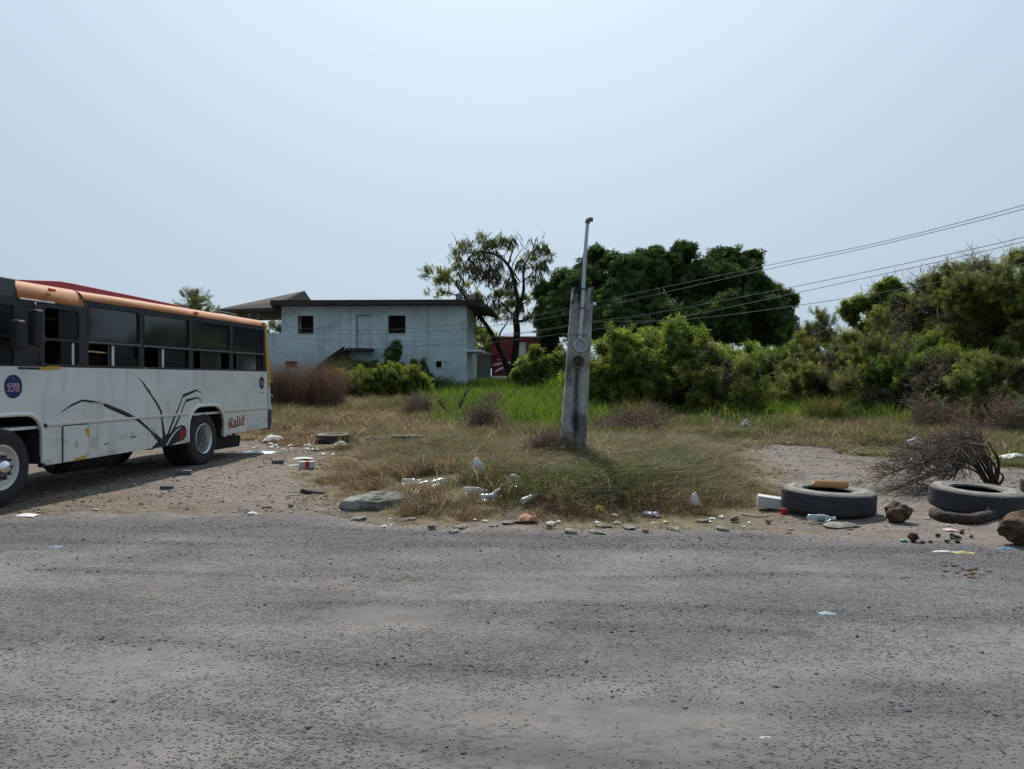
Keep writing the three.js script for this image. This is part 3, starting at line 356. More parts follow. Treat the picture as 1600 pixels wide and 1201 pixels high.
  part('mud_board', slab(poly([[-2.15, 0.52], [-0.7, 0.44], [-0.76, 0.2], [-2.1, 0.21]]), 0.03, -0.35, 0.004), M.blackMatt, bus); parts('board_bracket', [box(-1.9, -1.86, 0.4, 0.8, -0.36, -0.32), box(-1.0, -0.96, 0.4, 0.8, -0.36, -0.32)], M.blackMatt, bus); parts('skirt_bracket', [box(-6.94, -6.88, 0.44, 0.6, -0.06, 0.01, 0.006), box(-6.72, -6.68, 0.42, 0.5, -0.06, -0.02)], M.blackMatt, bus);
  part('bumper', box(0.17, 0.32, 0.5, 0.72, W + 0.1, -0.1, 0.03), M.steel, bus);
  // cabin
  part('ceiling', box(-9, -0.2, 2.815, 2.83, W + 0.06, -0.06), M.inside, bus); part('rear_wall', box(-0.2, -0.16, 1.02, 2.8, W + 0.06, -0.06), M.inside, bus);
  for (let i = 0; i < 6; i++) for (const z of [-0.75, -1.85]) { const x = -5.6 + i * 0.85; const s = part('seat', [box(x, x + 0.42, 1.38, 1.5, z - 0.42, z + 0.42, 0.04), box(x + 0.36, x + 0.46, 1.45, 2.05, z - 0.42, z + 0.42, 0.04), box(x + 0.15, x + 0.2, 1.02, 1.4, z - 0.05, z + 0.05)], M.seat, bus); }
  part('driver_seat', [box(-7.0, -6.55, 1.4, 1.52, -1.0, -0.4, 0.04), box(-6.65, -6.52, 1.5, 2.2, -1.0, -0.4, 0.05), box(-6.85, -6.75, 1.02, 1.4, -0.75, -0.65)], M.seat, bus);
  parts('handrail', [tube([V(-6, 2.6, -0.9), V(-0.4, 2.6, -0.9)], 0.015), tube([V(-6.1, 1.02, -1.0), V(-6.1, 2.8, -1.0)], 0.016), tube([V(-6.05, 2.08, -0.1), V(-5.3, 2.06, -0.1)], 0.014)], mat(0.6, 0.5, 0.2, 0.5), bus);
  // mirror
  const mir = parts('mirror', [box(-7.34, -7.18, 2.1, 2.58, 0.12, 0.26, 0.035), box(-7.62, -7.46, 2.04, 2.42, 0.1, 0.24, 0.04)], M.blackMatt, bus); parts('mirror_arm', [tube([V(-7.26, 2.56, 0.2), V(-7.26, 2.66, 0.18), V(-7.0, 2.64, 0.0)], 0.012), tube([V(-7.26, 2.12, 0.2), V(-7.1, 2.0, 0.1), V(-6.95, 1.86, 0.0)], 0.012), tube([V(-7.52, 2.3, 0.16), V(-7.35, 2.3, 0.18)], 0.016)], M.black, mir);
}

// ------------------------------------------------------------------ the concrete post with its conduit and meter rings
{
  const base = onGround(892, 12.9); const post = thing('concrete_post', 'leaning weathered concrete post with a conduit pipe and two round meter rings', 'post', V(base.x, base.y - 0.25, base.z)); const Ht = 3.2;
  post.rotation.z = -0.062;
  const n = 26, pos = [], uv = [], idx = []; // eight-sided tapering shaft
  const ring = t => { const w = lerp(0.222, 0.178, t), dp = lerp(0.2, 0.16, t), c = 0.055; return [[-w, -dp + c], [-w, dp - c], [-w + c, dp], [w - c * 0.6, dp], [w, dp - c * 0.6], [w, -dp + c], [w - c, -dp], [-w + c, -dp]]; };
  for (let j = 0; j <= n; j++) { const t = j / n; ring(t).forEach(([x, z], i) => { const k = (fbm(i * 3 + 0.5, t * 22, 3, 440) - 0.5) * 0.016, chip = j === n ? 0.05 * vnoise(i * 1.7, 3, 5) : 0; pos.push(x * (1 + k), t * Ht - chip, z * (1 + k)); uv.push(i * 0.13, t * Ht * 0.45); }); }
  for (let j = 0; j < n; j++) for (let i = 0; i < 8; i++) { const a = j * 8 + i, b = j * 8 + (i + 1) % 8; idx.push(a, b, a + 8, b, b + 8, a + 8); }
  const c = pos.length / 3; pos.push(0, Ht - 0.03, 0); uv.push(0, 0); for (let i = 0; i < 8; i++) idx.push(c, n * 8 + i, n * 8 + (i + 1) % 8);
  const g = new THREE.BufferGeometry(); g.setAttribute('position', new THREE.Float32BufferAttribute(pos, 3)); g.setAttribute('uv', new THREE.Float32BufferAttribute(uv, 2)); g.setIndex(idx);
  const g2 = toCreasedNormals(g, 0.5), pp = g2.attributes.position, uu = g2.attributes.uv; for (let i = 0; i < pp.count; i++) uu.setXY(i, (pp.getX(i) + 0.3) / 0.62 , pp.getY(i) / Ht);
  const stain = texture(512, 1024, (u, v) => { const x = u * 0.62 - 0.3, y = v * Ht, n = fbm(x * 9, y * 5, 6, 451), f = fbm(x * 60, y * 40, 3, 452), run = Math.exp(-(((x - 0.0 - 0.02 * Math.sin(y * 3)) / (0.035 + 0.02 * n)) ** 2)) * sstep(1.95, 1.75, y) * sstep(0.1, 0.9, y) * (0.55 + 0.9 * fbm(x * 30, y * 2, 3, 453)), blot = sstep(0.56, 0.72, fbm(x * 5 + 3, y * 2.2, 4, 454)) * 0.45, head = sstep(2.55, 3.1, y + (n - 0.5) * 0.9) * sstep(0.4, 0.6, fbm(x * 18, y * 9, 4, 455)) * 0.75; let k = 0.66 + (n - 0.5) * 0.3 + (f - 0.5) * 0.2; k *= 1 - clamp(run * 0.62 + blot + head) * 0.72; return [k, k * 0.99, k * 0.955]; });
  stain.wrapS = stain.wrapT = THREE.ClampToEdgeWrapping;
  part('shaft', g2, new THREE.MeshStandardMaterial({ map: stain, color: lin(0.72, 0.72, 0.72), bumpMap: noiseBump, bumpScale: 0.012, roughness: 0.95, side: THREE.DoubleSide }), post);
  const galv = mat(0.4, 0.44, 0.48, 0.45, 0.55), rust = mat(0.075, 0.045, 0.03, 0.9), zF = t => lerp(0.2, 0.16, t / Ht);
  const pipe = part('conduit_pipe', [tube([V(-0.008, 2.3, zF(2.3) + 0.045), V(0.0, 2.9, zF(2.9) + 0.045), V(-0.01, 3.6, zF(3.1) + 0.045), V(0.0, 4.28, zF(3.1) + 0.045)], 0.033, 0.03, 30, 12)], galv, post);
  part('weatherhead', [tube([V(0.0, 4.26, zF(3.1) + 0.045), V(0.003, 4.305, zF(3.1) + 0.045), V(0.04, 4.325, zF(3.1) + 0.045), V(0.085, 4.325, zF(3.1) + 0.045)], 0.042, 0.038, 14, 12)], mat(0.16, 0.13, 0.11, 0.8), pipe); part('coupling', new THREE.CylinderGeometry(0.038, 0.038, 0.08, 14).translate(-0.006, 2.36, zF(2.36) + 0.045), galv, pipe);
  parts('strap', [box(-0.06, 0.05, 3.14, 3.17, 0.1, zF(3.1) + 0.085, 0.008), box(-0.055, 0.05, 2.82, 2.84, 0.12, zF(2.8) + 0.085, 0.006)], mat(0.05, 0.05, 0.055, 0.7), post);
  parts('tie_wire', [tube([V(-0.205, 2.37, 0.12), V(-0.1, 2.385, zF(2.37) + 0.012), V(-0.02, 2.38, zF(2.37) + 0.1), V(0.1, 2.375, zF(2.37) + 0.012), V(0.2, 2.37, 0.12)], 0.006)], M.blackMatt, post); part('cable', tube([V(-0.06, 2.95, zF(3) + 0.02), V(-0.065, 3.15, zF(3) + 0.03), V(-0.045, 3.55, zF(3.1) + 0.03), V(-0.036, 3.75, zF(3.1) + 0.03)], 0.009), M.blackMatt, post);
  const ringG = (y, x, r, m1, m2, deep, nm) => { const z = zF(y); const b = part('meter_socket', new THREE.TorusGeometry(r, 0.018, 10, 36).scale(1, 1, 1.6).translate(x, y, z + 0.02), m1, post); b.userData.label = nm; part('socket_plate', new THREE.CylinderGeometry(r, r, 0.03, 32).rotateX(Math.PI / 2).translate(x, y, z + deep), m2, b); return b; };
  ringG(2.2, 0.01, 0.102, galv, mat(0.3, 0.34, 0.36, 0.6, 0.2), 0.0, 'grey meter ring with a closed plate');
  const b2 = ringG(1.93, -0.015, 0.1, mat(0.16, 0.13, 0.11, 0.8, 0.3), rust, -0.012, 'rusty meter ring, dark inside'); for (const [x, y] of [[-0.045, 1.96], [0.03, 1.96], [-0.045, 1.9], [0.03, 1.9]]) part('contact', box(x - 0.01, x + 0.01, y - 0.016, y + 0.016, zF(1.93) - 0.005, zF(1.93) + 0.025, 0.003), M.steel, b2); part('loose_wire', tube([V(-0.01, 1.9, zF(1.93) + 0.03), V(0.0, 1.84, zF(1.9) + 0.03), V(-0.012, 1.76, zF(1.8) + 0.012)], 0.008), M.blackMatt, b2);
  part('insulator', lathe([[0, 0], [0.02, 0], [0.035, 0.02], [0.024, 0.04], [0.033, 0.055], [0.02, 0.08], [0, 0.085]], 16).rotateZ(-Math.PI / 2).translate(0.17, 2.93, 0.02), mat(0.7, 0.7, 0.7, 0.3), post);
}

// ------------------------------------------------------------------ the abandoned house (local x: to the right, origin at its right front corner on the ground)
const wallTex = texture(1024, 512, (u, v) => {                        // pale blue-grey limewash: run-down streaks, damp blotches
  const X = u * 13.5, Y = v * 5, n = fbm(X * 0.9, Y * 0.9, 5, 501), st = fbm(X * 5, Y * 0.35, 4, 502), f = fbm(X * 9, Y * 9, 3, 503), damp = sstep(0.58, 0.78, fbm(X * 0.6 + 7, Y * 1.3, 5, 504)); let k = 0.78 + (n - 0.5) * 0.14 + (f - 0.5) * 0.1 - sstep(0.55, 0.8, st) * 0.07 - damp * 0.08; return [k * 0.93, k * 1.0, k * 1.02]; });
const mossTex = texture(512, 512, (u, v) => { const n = fbm(u * 10, v * 10, 5, 511, 10), m = fbm(u * 30, v * 30, 3, 512, 30), k = 0.34 + (n - 0.5) * 0.3 + (m - 0.5) * 0.2; return [k, k * 0.94, k * 0.9]; });
{
  const FRONT = 43, X0 = (729 - 800) / F * FRONT, gy = H(X0, FRONT) - 0.35;
  const house = thing('abandoned_house', 'pale two-storey abandoned house with dark empty window openings and flat roof', 'house', V(X0, 0, -FRONT), -0.04);
  const wallM = new THREE.MeshStandardMaterial({ map: wallTex, color: lin(1, 1, 1), bumpMap: noiseBump, bumpScale: 0.004, roughness: 0.95, side: THREE.DoubleSide }), roofM = mat(0.42, 0.36, 0.33, 0.95, 0, { map: mossTex }), plaster = mat(0.4, 0.33, 0.29, 1), eaveM = mat(0.5, 0.52, 0.52, 0.95, 0, { map: concreteTex });
  const uvM = g => uvSpan(g, -13.5, 0, gy, 5.85), D = -6.5;
  const front = poly([[-13.5, gy], [0, gy], [0, 5.84], [-10.68, 5.84], [-10.68, 4.31], [-13.5, 4.31]]);
  const openings = [[-9.73, -8.82, 4.26, 5.29], [-4.5, -3.5, 4.26, 5.29], [-10.46, -9.76, 2.32, 2.68], [-1.75, -1.09, 2.32, 2.68]];
  for (const o of openings) front.holes.push(path(rect(...o)));
  front.holes.push(path(rect(-6.31, -5.54, 3.4, 5.29)));
  part('front_wall', uvM(slab(front, 0.2, -0.2)), wallM, house);
  { const sw = poly(rect(0.2, -D, gy, 5.84)); sw.holes.push(path(rect(1.7, 2.4, 4.6, 5.2))); part('side_wall', uvM(slab(sw, 0.2)).rotateY(Math.PI / 2).translate(-0.2, 0, 0), wallM, house); }
  part('side_wall', uvM(box(-10.68, -10.48, gy, 5.84, D, -0.2)), wallM, house); part('back_wall', uvM(box(-10.48, -0.2, gy, 5.84, D, D + 0.2)), wallM, house);
  part('floor_slab', box(-10.48, -0.2, 3.2, 3.4, D + 0.2, -0.2), plaster, house); part('inner_wall', box(-10.48, -0.2, gy, 5.84, -3.6, -3.5), plaster, house);
  part('terrace_wall', uvM(box(-13.5, -13.3, gy, 4.31, D, -0.2)), wallM, house); part('terrace_floor', box(-13.3, -10.68, 3.2, 3.4, D, -0.2), eaveM, house);
  part('pilaster', uvM(box(-1.32, -1.26, gy, 5.84, 0, 0.02)), wallM, house);
  openings.forEach(([a, b, y0, y1], i) => {                          // bare openings with a thin reveal
    const w = parts('window_opening', [box(a - 0.04, a, y0 - 0.04, y1 + 0.04, -0.06, 0.015), box(b, b + 0.04, y0 - 0.04, y1 + 0.04, -0.06, 0.015), box(a, b, y1, y1 + 0.04, -0.06, 0.015), box(a, b, y0 - 0.05, y0, -0.06, 0.03)], wallM, house);
    if (i === 0) parts('broken_frame', [box(a + 0.1, a + 0.15, y0, y1, -0.15, -0.11), box(a + 0.02, a + 0.1, y0 + 0.3, y0 + 0.62, -0.15, -0.12)], mat(0.3, 0.16, 0.1, 0.9), w);
    if (i === 2) for (let k = 0; k < 3; k++) part('brick', box(a + 0.03 + k * 0.23, a + 0.2 + k * 0.23, y0, y1 - 0.08 * (k === 1 ? 2 : 1), -0.16, -0.06, 0.01), mat(0.26, 0.12, 0.07, 0.95), w);
    if (i === 3) part('shutter', box(a + 0.3, b, y0, y1, -0.1, -0.06), mat(0.6, 0.62, 0.62, 0.8), w);
  });
  const door = part('door', box(-6.3, -5.55, 3.4, 5.28, -0.12, -0.07), wallM, house); parts('door_frame', [box(-6.36, -6.31, 3.4, 5.34, -0.05, 0.02), box(-6.31, -5.5, 5.29, 5.34, -0.05, 0.02)], mat(0.22, 0.24, 0.25, 0.9), door); part('handle', new THREE.SphereGeometry(0.035, 8, 6).translate(-6.24, 4.42, -0.05), M.steel, door);
  const ld = part('landing', slab(poly([[-6.75, 3.24], [-5.3, 3.24], [-5.3, 3.39], [-6.75, 3.39]]), 1.0, 0.0, 0.01), roofM, house);
  const stairs = [[-8.85, 1.35]]; for (let k = 0; k < 11; k++) { stairs.push([-8.85 + k * 0.19, 1.55 + k * 0.17], [-8.66 + k * 0.19, 1.55 + k * 0.17]); } stairs.push([-6.75, 3.2], [-6.75, 2.95], [-8.3, 1.25]);
  part('stair_parapet', slab(poly([[-8.95, 1.3], [-8.95, 1.75], [-8.6, 2.1], [-7.6, 2.95], [-6.78, 3.5], [-6.78, 3.2], [-7.5, 2.55], [-8.3, 1.3]]), 0.12, 0.94, 0.02), mat(0.2, 0.21, 0.22, 0.95, 0, { map: mossTex }), house);
  part('stair_flight', slab(poly(stairs), 0.9, 0.03), mat(0.2, 0.21, 0.22, 0.95, 0, { map: mossTex }), house);
  const roof = part('roof_slab', box(-11.1, 0.62, 5.84, 6.13, D - 0.4, 0.65), roofM, house);
  part('side_eave', slab(poly([[0.0, 5.84], [0.62, 5.84], [0.62, 6.13], [1.5, 5.66], [1.5, 5.55], [0.55, 5.8]]), 6.6, -6.0), roofM, roof);
  part('balcony_slab', box(0.0, 0.85, 3.22, 3.34, -3.5, 0.1), mat(0.6, 0.62, 0.62, 0.9), house);
  for (const [a, b, h] of [[-0.65, -0.28, 0.42], [0.05, 0.42, 0.36]]) part('roof_block', box(a, b, 6.13, 6.13 + h, -0.6, -0.2, 0.02), eaveM, house);
  const hip = [V(-14.3, 5.62, 0.55), V(-10.95, 5.72, 0.55), V(-14.3, 5.62, -5.5), V(-9.95, 5.72, -5.5), V(-10.1, 7.02, -2.4), V(-9.6, 6.3, -2.4), V(-10.95, 6.16, -0.2)]; const hull = new ConvexGeometry([...hip, ...hip.slice(0, 4).map(p => p.clone().add(V(0, -0.16, 0)))]);
  part('terrace_roof', hull, roofM, house); for (const z of [-0.25, -5.3]) part('column', box(-12.2, -12.0, 3.4, 5.6, z - 0.12, z + 0.12), eaveM, house);
}
{ // red building beyond the tall tree, with its white ledge, and the dark lean-to beside it
  const d = 58, s = d / F, x0 = (768 - 800) * s, y = py => EYE - (py - HORIZON) * s, gx = 0, gy = H(0, d) - 0.2, redM = mat(0.14, 0.015, 0.018, 0.85, 0, { bumpMap: noiseBump, bumpScale: 0.004 });
  const b = thing('red_building', 'small red building with white painted script, seen behind the tall tree', 'building', V(x0, 0, -d));
  const w = poly(rect(0, 4.2, gy, y(529))); const wins = [[1.9, 2.65, y(557), y(537)], [1.9, 2.65, y(575), y(563)], [1.9, 2.65, y(586), y(577)]]; for (const o of wins) w.holes.push(path(rect(...o)));
  part('wall', [slab(w, 0.2, -0.2)], redM, b); part('side_wall', [box(0, 0.2, gy, y(529), -4, -0.2)], redM, b); part('side_wall', [box(4.0, 4.2, gy, y(529), -4, -0.2)], redM, b); part('roof', box(-0.15, 4.35, y(529), y(529) + 0.14, -4.1, 0.15), mat(0.12, 0.05, 0.05, 0.9), b); part('back_wall', box(0.2, 4.0, gy, y(529), -4, -3.8), redM, b);
  for (const [a, c, y0, y1] of wins) { const p = part('window', box(a, c, y0, y1, -0.12, -0.1), phys(0.5, 0.56, 0.6, 0.25), b); parts('window_frame', [box(a - 0.05, c + 0.05, y0 - 0.05, y0, -0.15, 0.02), box(a - 0.05, c + 0.05, y1, y1 + 0.05, -0.15, 0.02)], mat(0.6, 0.6, 0.6, 0.7), p); }
  part('ledge', box(-1.25, 3.2, y(592), y(588), 0.0, 0.5, 0.02), mat(0.7, 0.68, 0.64, 0.8), b); part('base_wall', box(-1.2, 3.1, gy, y(592) , 0.02, 0.35), mat(0.24, 0.1, 0.07, 0.95, 0, { map: mossTex }), b);
  const t = canvasTex(256, 192, (c, W, h) => { c.clearRect(0, 0, W, h); c.strokeStyle = '#d8d2cc'; c.lineCap = 'round'; for (const [lw, ...p] of [[20, 10, 90, 60, 60, 110, 80, 140, 50], [16, 60, 90, 90, 40, 120, 90, 150, 60], [24, 40, 165, 90, 120, 130, 130, 165, 90], [22, 200, 60, 235, 40, 225, 100, 235, 150], [8, 60, 20, 70, 40, 90, 12, 110, 30]]) { c.lineWidth = lw; c.beginPath(); c.moveTo(p[0], p[1]); c.bezierCurveTo(p[2], p[3], p[4], p[5], p[6], p[7]); c.stroke(); } });
  part('painted_script', new THREE.PlaneGeometry(1.65, 1.25).translate(0.9, y(572), 0.006), new THREE.MeshStandardMaterial({ map: t, transparent: true, alphaTest: 0.4, roughness: 0.8 }), b);
  const sh = thing('lean_to', 'dark low lean-to between the pale house and the red building', 'shed', V((748 - 800) / F * 56, 0, -56)); part('wall', box(-2.2, 0.85, H(-2, 56) - 0.2, 3.5, -2, 0), mat(0.07, 0.08, 0.08, 0.95), sh); part('roof', slab(poly([[-2.3, 3.55], [0.95, 3.48], [0.95, 3.58], [-2.3, 3.95]]), 2.6, -2.3), mat(0.2, 0.2, 0.21, 0.8), sh);
}

// ------------------------------------------------------------------ trees and bushes
function spray(seed, leaves, len, wid, twig, droop = 0.2, fold = 0.25) {         // a twig with its leaves; local y along the twig
  const r = RNG(seed), pos = [], idx = [], uv = [];
  for (let i = 0; i < leaves; i++) {
    const t = (i + r()) / leaves, a = i * 2.4 + r(), b = V(0, t * twig, 0), out = V(Math.cos(a), 0.35 + 0.5 * t - droop, Math.sin(a)).normalize(), sd = new THREE.Vector3().crossVectors(out, V(0, 1, 0)).normalize(), up = new THREE.Vector3().crossVectors(sd, out), L = len * (0.65 + 0.6 * r()), tip = b.clone().addScaledVector(out, L).add(V(0, -droop * L * 0.6, 0)), m = b.clone().addScaledVector(out, L * 0.45), k = pos.length / 3;
    const l = m.clone().addScaledVector(sd, wid).addScaledVector(up, wid * fold), q = m.clone().addScaledVector(sd, -wid).addScaledVector(up, wid * fold);
    pos.push(...b.toArray(), ...q.toArray(), ...tip.toArray(), ...l.toArray()); uv.push(0, 0, 0, 1, 1, 1, 1, 0); idx.push(k, k + 1, k + 2, k, k + 2, k + 3);
  }
  const g = new THREE.BufferGeometry(); g.setAttribute('position', new THREE.Float32BufferAttribute(pos, 3)); g.setAttribute('uv', new THREE.Float32BufferAttribute(uv, 2)); g.setIndex(idx); g.computeVertexNormals(); return g;
}
const SPRAY = { broad: spray(601, 22, 0.26, 0.045, 0.3, 0.35), fine: spray(602, 34, 0.16, 0.022, 0.42, 0.15), feather: spray(603, 40, 0.13, 0.02, 0.5, 0.3), twiggy: spray(604, 12, 0.3, 0.006, 0.4, 0.0), round: spray(605, 20, 0.2, 0.06, 0.28, 0.25), pods: spray(606, 9, 0.3, 0.012, 0.35, 1.3) };
const barkTex = texture(256, 256, (u, v) => { const k = 0.5 + (fbm(u * 12, v * 5, 5, 621, 0) - 0.5) * 0.8; return [k, k * 0.9, k * 0.8]; });
const bark = mat(0.24, 0.2, 0.17, 0.95, 0, { map: barkTex, bumpMap: noiseBump, bumpScale: 0.02 }), barkDark = mat(0.11, 0.09, 0.08, 0.95, 0, { map: barkTex, bumpMap: noiseBump, bumpScale: 0.02 }), twigM = mat(0.13, 0.095, 0.075, 0.95);
const LM = { low: leafMat(0.45), mid: leafMat(0.6), high: leafMat(0.75) };
const PAL = { mango: [[0.065, 0.115, 0.028], [0.085, 0.145, 0.034], [0.05, 0.085, 0.024], [0.12, 0.18, 0.045]], bush: [[0.19, 0.27, 0.035], [0.25, 0.325, 0.045], [0.12, 0.185, 0.028], [0.33, 0.37, 0.06]], yellowg: [[0.22, 0.28, 0.04], [0.28, 0.31, 0.05], [0.15, 0.21, 0.03]], olive: [[0.18, 0.23, 0.04], [0.23, 0.26, 0.05], [0.13, 0.18, 0.033], [0.3, 0.28, 0.075]], browny: [[0.12, 0.09, 0.05], [0.085, 0.075, 0.04], [0.1, 0.1, 0.04]], pale: [[0.17, 0.2, 0.05], [0.13, 0.17, 0.04], [0.2, 0.22, 0.06]], vine: [[0.08, 0.16, 0.03], [0.055, 0.12, 0.025], [0.13, 0.2, 0.04]], dead: [[0.16, 0.11, 0.08], [0.12, 0.085, 0.065], [0.2, 0.15, 0.11]] };
const YUP = V(0, 1, 0);
function crownList(lobes, n, size, pal, seed, { clumps = 10, hollow = 0.55, spreadK = 0.27, up = 0.6 } = {}) {
  const r = RNG(seed), out = [], area = lobes.map(l => l[3] * l[4] + l[4] * l[5] + l[3] * l[5]), tot = area.reduce((a, b) => a + b, 0), Q = new THREE.Quaternion(), Q2 = new THREE.Quaternion();
  const unit = () => { const z = 2 * r() - 1, a = r() * 6.283, q = Math.sqrt(1 - z * z); return V(q * Math.cos(a), z, q * Math.sin(a)); };
  lobes.forEach((l, li) => {
    const cnt = Math.round(n * area[li] / tot), cl = Math.max(3, Math.round(clumps)), centres = Array.from({ length: cl }, () => { const v = unit(); if (v.y < -0.5) v.y *= -0.5; return v.multiplyScalar(hollow + (1.12 - hollow) * Math.pow(r(), 0.7)); });
    for (let i = 0; i < cnt; i++) {
      const c = centres[Math.floor(r() * cl)], w = spreadK * (0.5 + r()), v = c.clone().addScaledVector(unit(), w * Math.cbrt(r())), dir = v.clone().normalize().multiplyScalar(0.7).add(unit().multiplyScalar(0.6)).add(V(0, up, 0)).normalize();
      const p = V(l[0] + v.x * l[3], l[1] + v.y * l[4], l[2] + v.z * l[5]), s = size * (0.6 + 0.8 * r());
      Q.setFromUnitVectors(YUP, dir); Q2.setFromAxisAngle(YUP, r() * 6.28); Q.multiply(Q2); out.push([p, s, Q.clone(), pick(pal, r, 0.3)]);
    }
  });
  return out;
}
function foliage(list, geo, material, parent, name = 'crown') {
  const m = new THREE.InstancedMesh(geo, material, list.length), X = new THREE.Matrix4(); list.forEach(([p, s, q, c], i) => { X.compose(p, q, V(s, s, s)); m.setMatrixAt(i, X); m.setColorAt(i, c); }); m.name = name; m.userData.kind = 'stuff'; m.castShadow = m.receiveShadow = true; parent.add(m); return m;
}
function limbs(from, targets, r0, r1, seed, wob = 0.15) { const r = RNG(seed); return targets.map(t => { const a = from.clone(), b = t.clone(), m1 = a.clone().lerp(b, 0.35), m2 = a.clone().lerp(b, 0.7), L = a.distanceTo(b); for (const m of [m1, m2]) m.add(V((r() - 0.5) * wob * L, (r() - 0.2) * wob * L * 0.6, (r() - 0.5) * wob * L)); return tube([a, m1, m2, b], r0, r1, 10, 6); }); }
// a bush: px = middle, w = width and top = top row in the photograph, d = metres away
function bush(name, label, category, px, w, top, d, o = {}) {
  const { pal = 'bush', geo = 'fine', lm = 'mid', n = 900, size = 1, seed = 700, group, lobesN = 5, deep = 0.9, clumps = 9, sink = 0, bare = 0, hollow = 0.5 } = o, b = onGround(px, d), hgt = EYE - (top - HORIZON) / F * d - b.y, W = w / F * d, r = RNG(seed), t = thing(name, label, category, b, 0, group), lobes = [];
  for (let i = 0; i < lobesN; i++) { const k = lobesN === 1 ? 0 : i / (lobesN - 1) * 2 - 1, hh = hgt * (0.74 + 0.3 * r()) * (1 - 0.28 * k * k), lw = W * (0.24 + 0.1 * r()), cy = hh * 0.55; lobes.push([k * (W / 2 - lw * 0.8), cy, (r() - 0.5) * W * deep * 0.6, lw, hh * 0.48, lw * (0.8 + 0.5 * r())]); }
  part('stems', [...limbs(V(0, -0.1, 0), lobes.map(l => V(l[0], l[1] + l[4] * 0.5, l[2])), 0.02 + 0.012 * hgt, 0.008, seed + 1), ...limbs(V(0.1, -0.1, 0), lobes.map(l => V(l[0] * 0.6 + 0.2, l[1], l[2] * 0.5)), 0.015 + 0.01 * hgt, 0.006, seed + 2)], bare ? twigM : bark, t);
  foliage(crownList(lobes, n, size, PAL[pal], seed + 3, { clumps, hollow }), SPRAY[geo], LM[lm], t);
  const low = lobes.map(l => [l[0], hgt * 0.2, l[2] * 0.8, l[3] * 0.95, hgt * 0.22, l[5] * 0.9]);
  if (!o.noSkirt) foliage(crownList(low, n * 0.35, size * 0.9, PAL[o.skirt || pal], seed + 5, { clumps: clumps, hollow: 0.3 }), SPRAY[geo], LM[lm], t, 'undergrowth');
  if (o.twigs) foliage(crownList(lobes, o.twigs, size * 1.3, PAL.dead, seed + 4, { clumps, hollow: 0.2 }), SPRAY.twiggy, twigM2, t, 'bare_twigs');
  return t;
}
const twigM2 = mat(1, 1, 1, 0.95);
{ // the big dark mango-like tree
  const d = 44, b = onGround(1050, d), t = thing('broad_tree', 'big dark green broad-crowned tree standing behind the bushes', 'tree', b), q = (px, py, dz = 0) => { const p = P(px, py, d + dz); return V(p.x - b.x, p.y - b.y, p.z - b.z); };
  const L = [[880, 470, 1.9, 2.2, 0], [870, 505, 1.6, 1.8, -1], [925, 425, 2.0, 2.0, 1], [915, 490, 2.4, 2.4, -1.5], [985, 430, 2.5, 2.2, 0], [985, 500, 2.8, 2.3, -2], [1050, 435, 2.6, 2.2, 1], [1060, 500, 3.0, 2.4, -2], [1120, 430, 2.4, 2.0, 0], [1130, 490, 2.8, 2.3, -1.5], [1165, 425, 1.6, 1.5, 1], [1185, 455, 1.5, 1.4, 0], [1190, 500, 2.2, 1.8, 0], [1225, 470, 1.2, 1.1, 1], [1215, 510, 1.4, 1.2, -1], [1020, 405, 1.3, 1.0, 0]].map(([px, py, rx, ry, dz]) => { const p = q(px, py, dz); return [p.x * 0.95, p.y - 0.35, p.z, rx * (0.7 + 0.22 * hash(px, py)), ry * (0.68 + 0.22 * hash(py, px)), rx * 0.85]; });
  part('trunk', [tube([V(0, -0.3, 0), V(0.1, 1.2, 0.1), V(-0.1, 2.6, 0)], 0.45, 0.34, 10, 10), ...limbs(V(-0.1, 2.4, 0), L.map(l => V(l[0], l[1], l[2])), 0.2, 0.05, 801, 0.12)], barkDark, t);
  foliage(crownList(L, 30000, 0.85, PAL.mango, 811, { clumps: 11, hollow: 0.7, spreadK: 0.3, up: 0.15 }), SPRAY.broad, LM.low, t);
  foliage(crownList(L.map(l => [l[0], l[1] - 0.3, l[2], l[3] * 0.8, l[4] * 0.75, l[5] * 0.8]), 3800, 1.1, PAL.mango, 821, { clumps: 16, hollow: 0.2, spreadK: 0.35 }), SPRAY.broad, LM.low, t, 'inner_leaves');
}
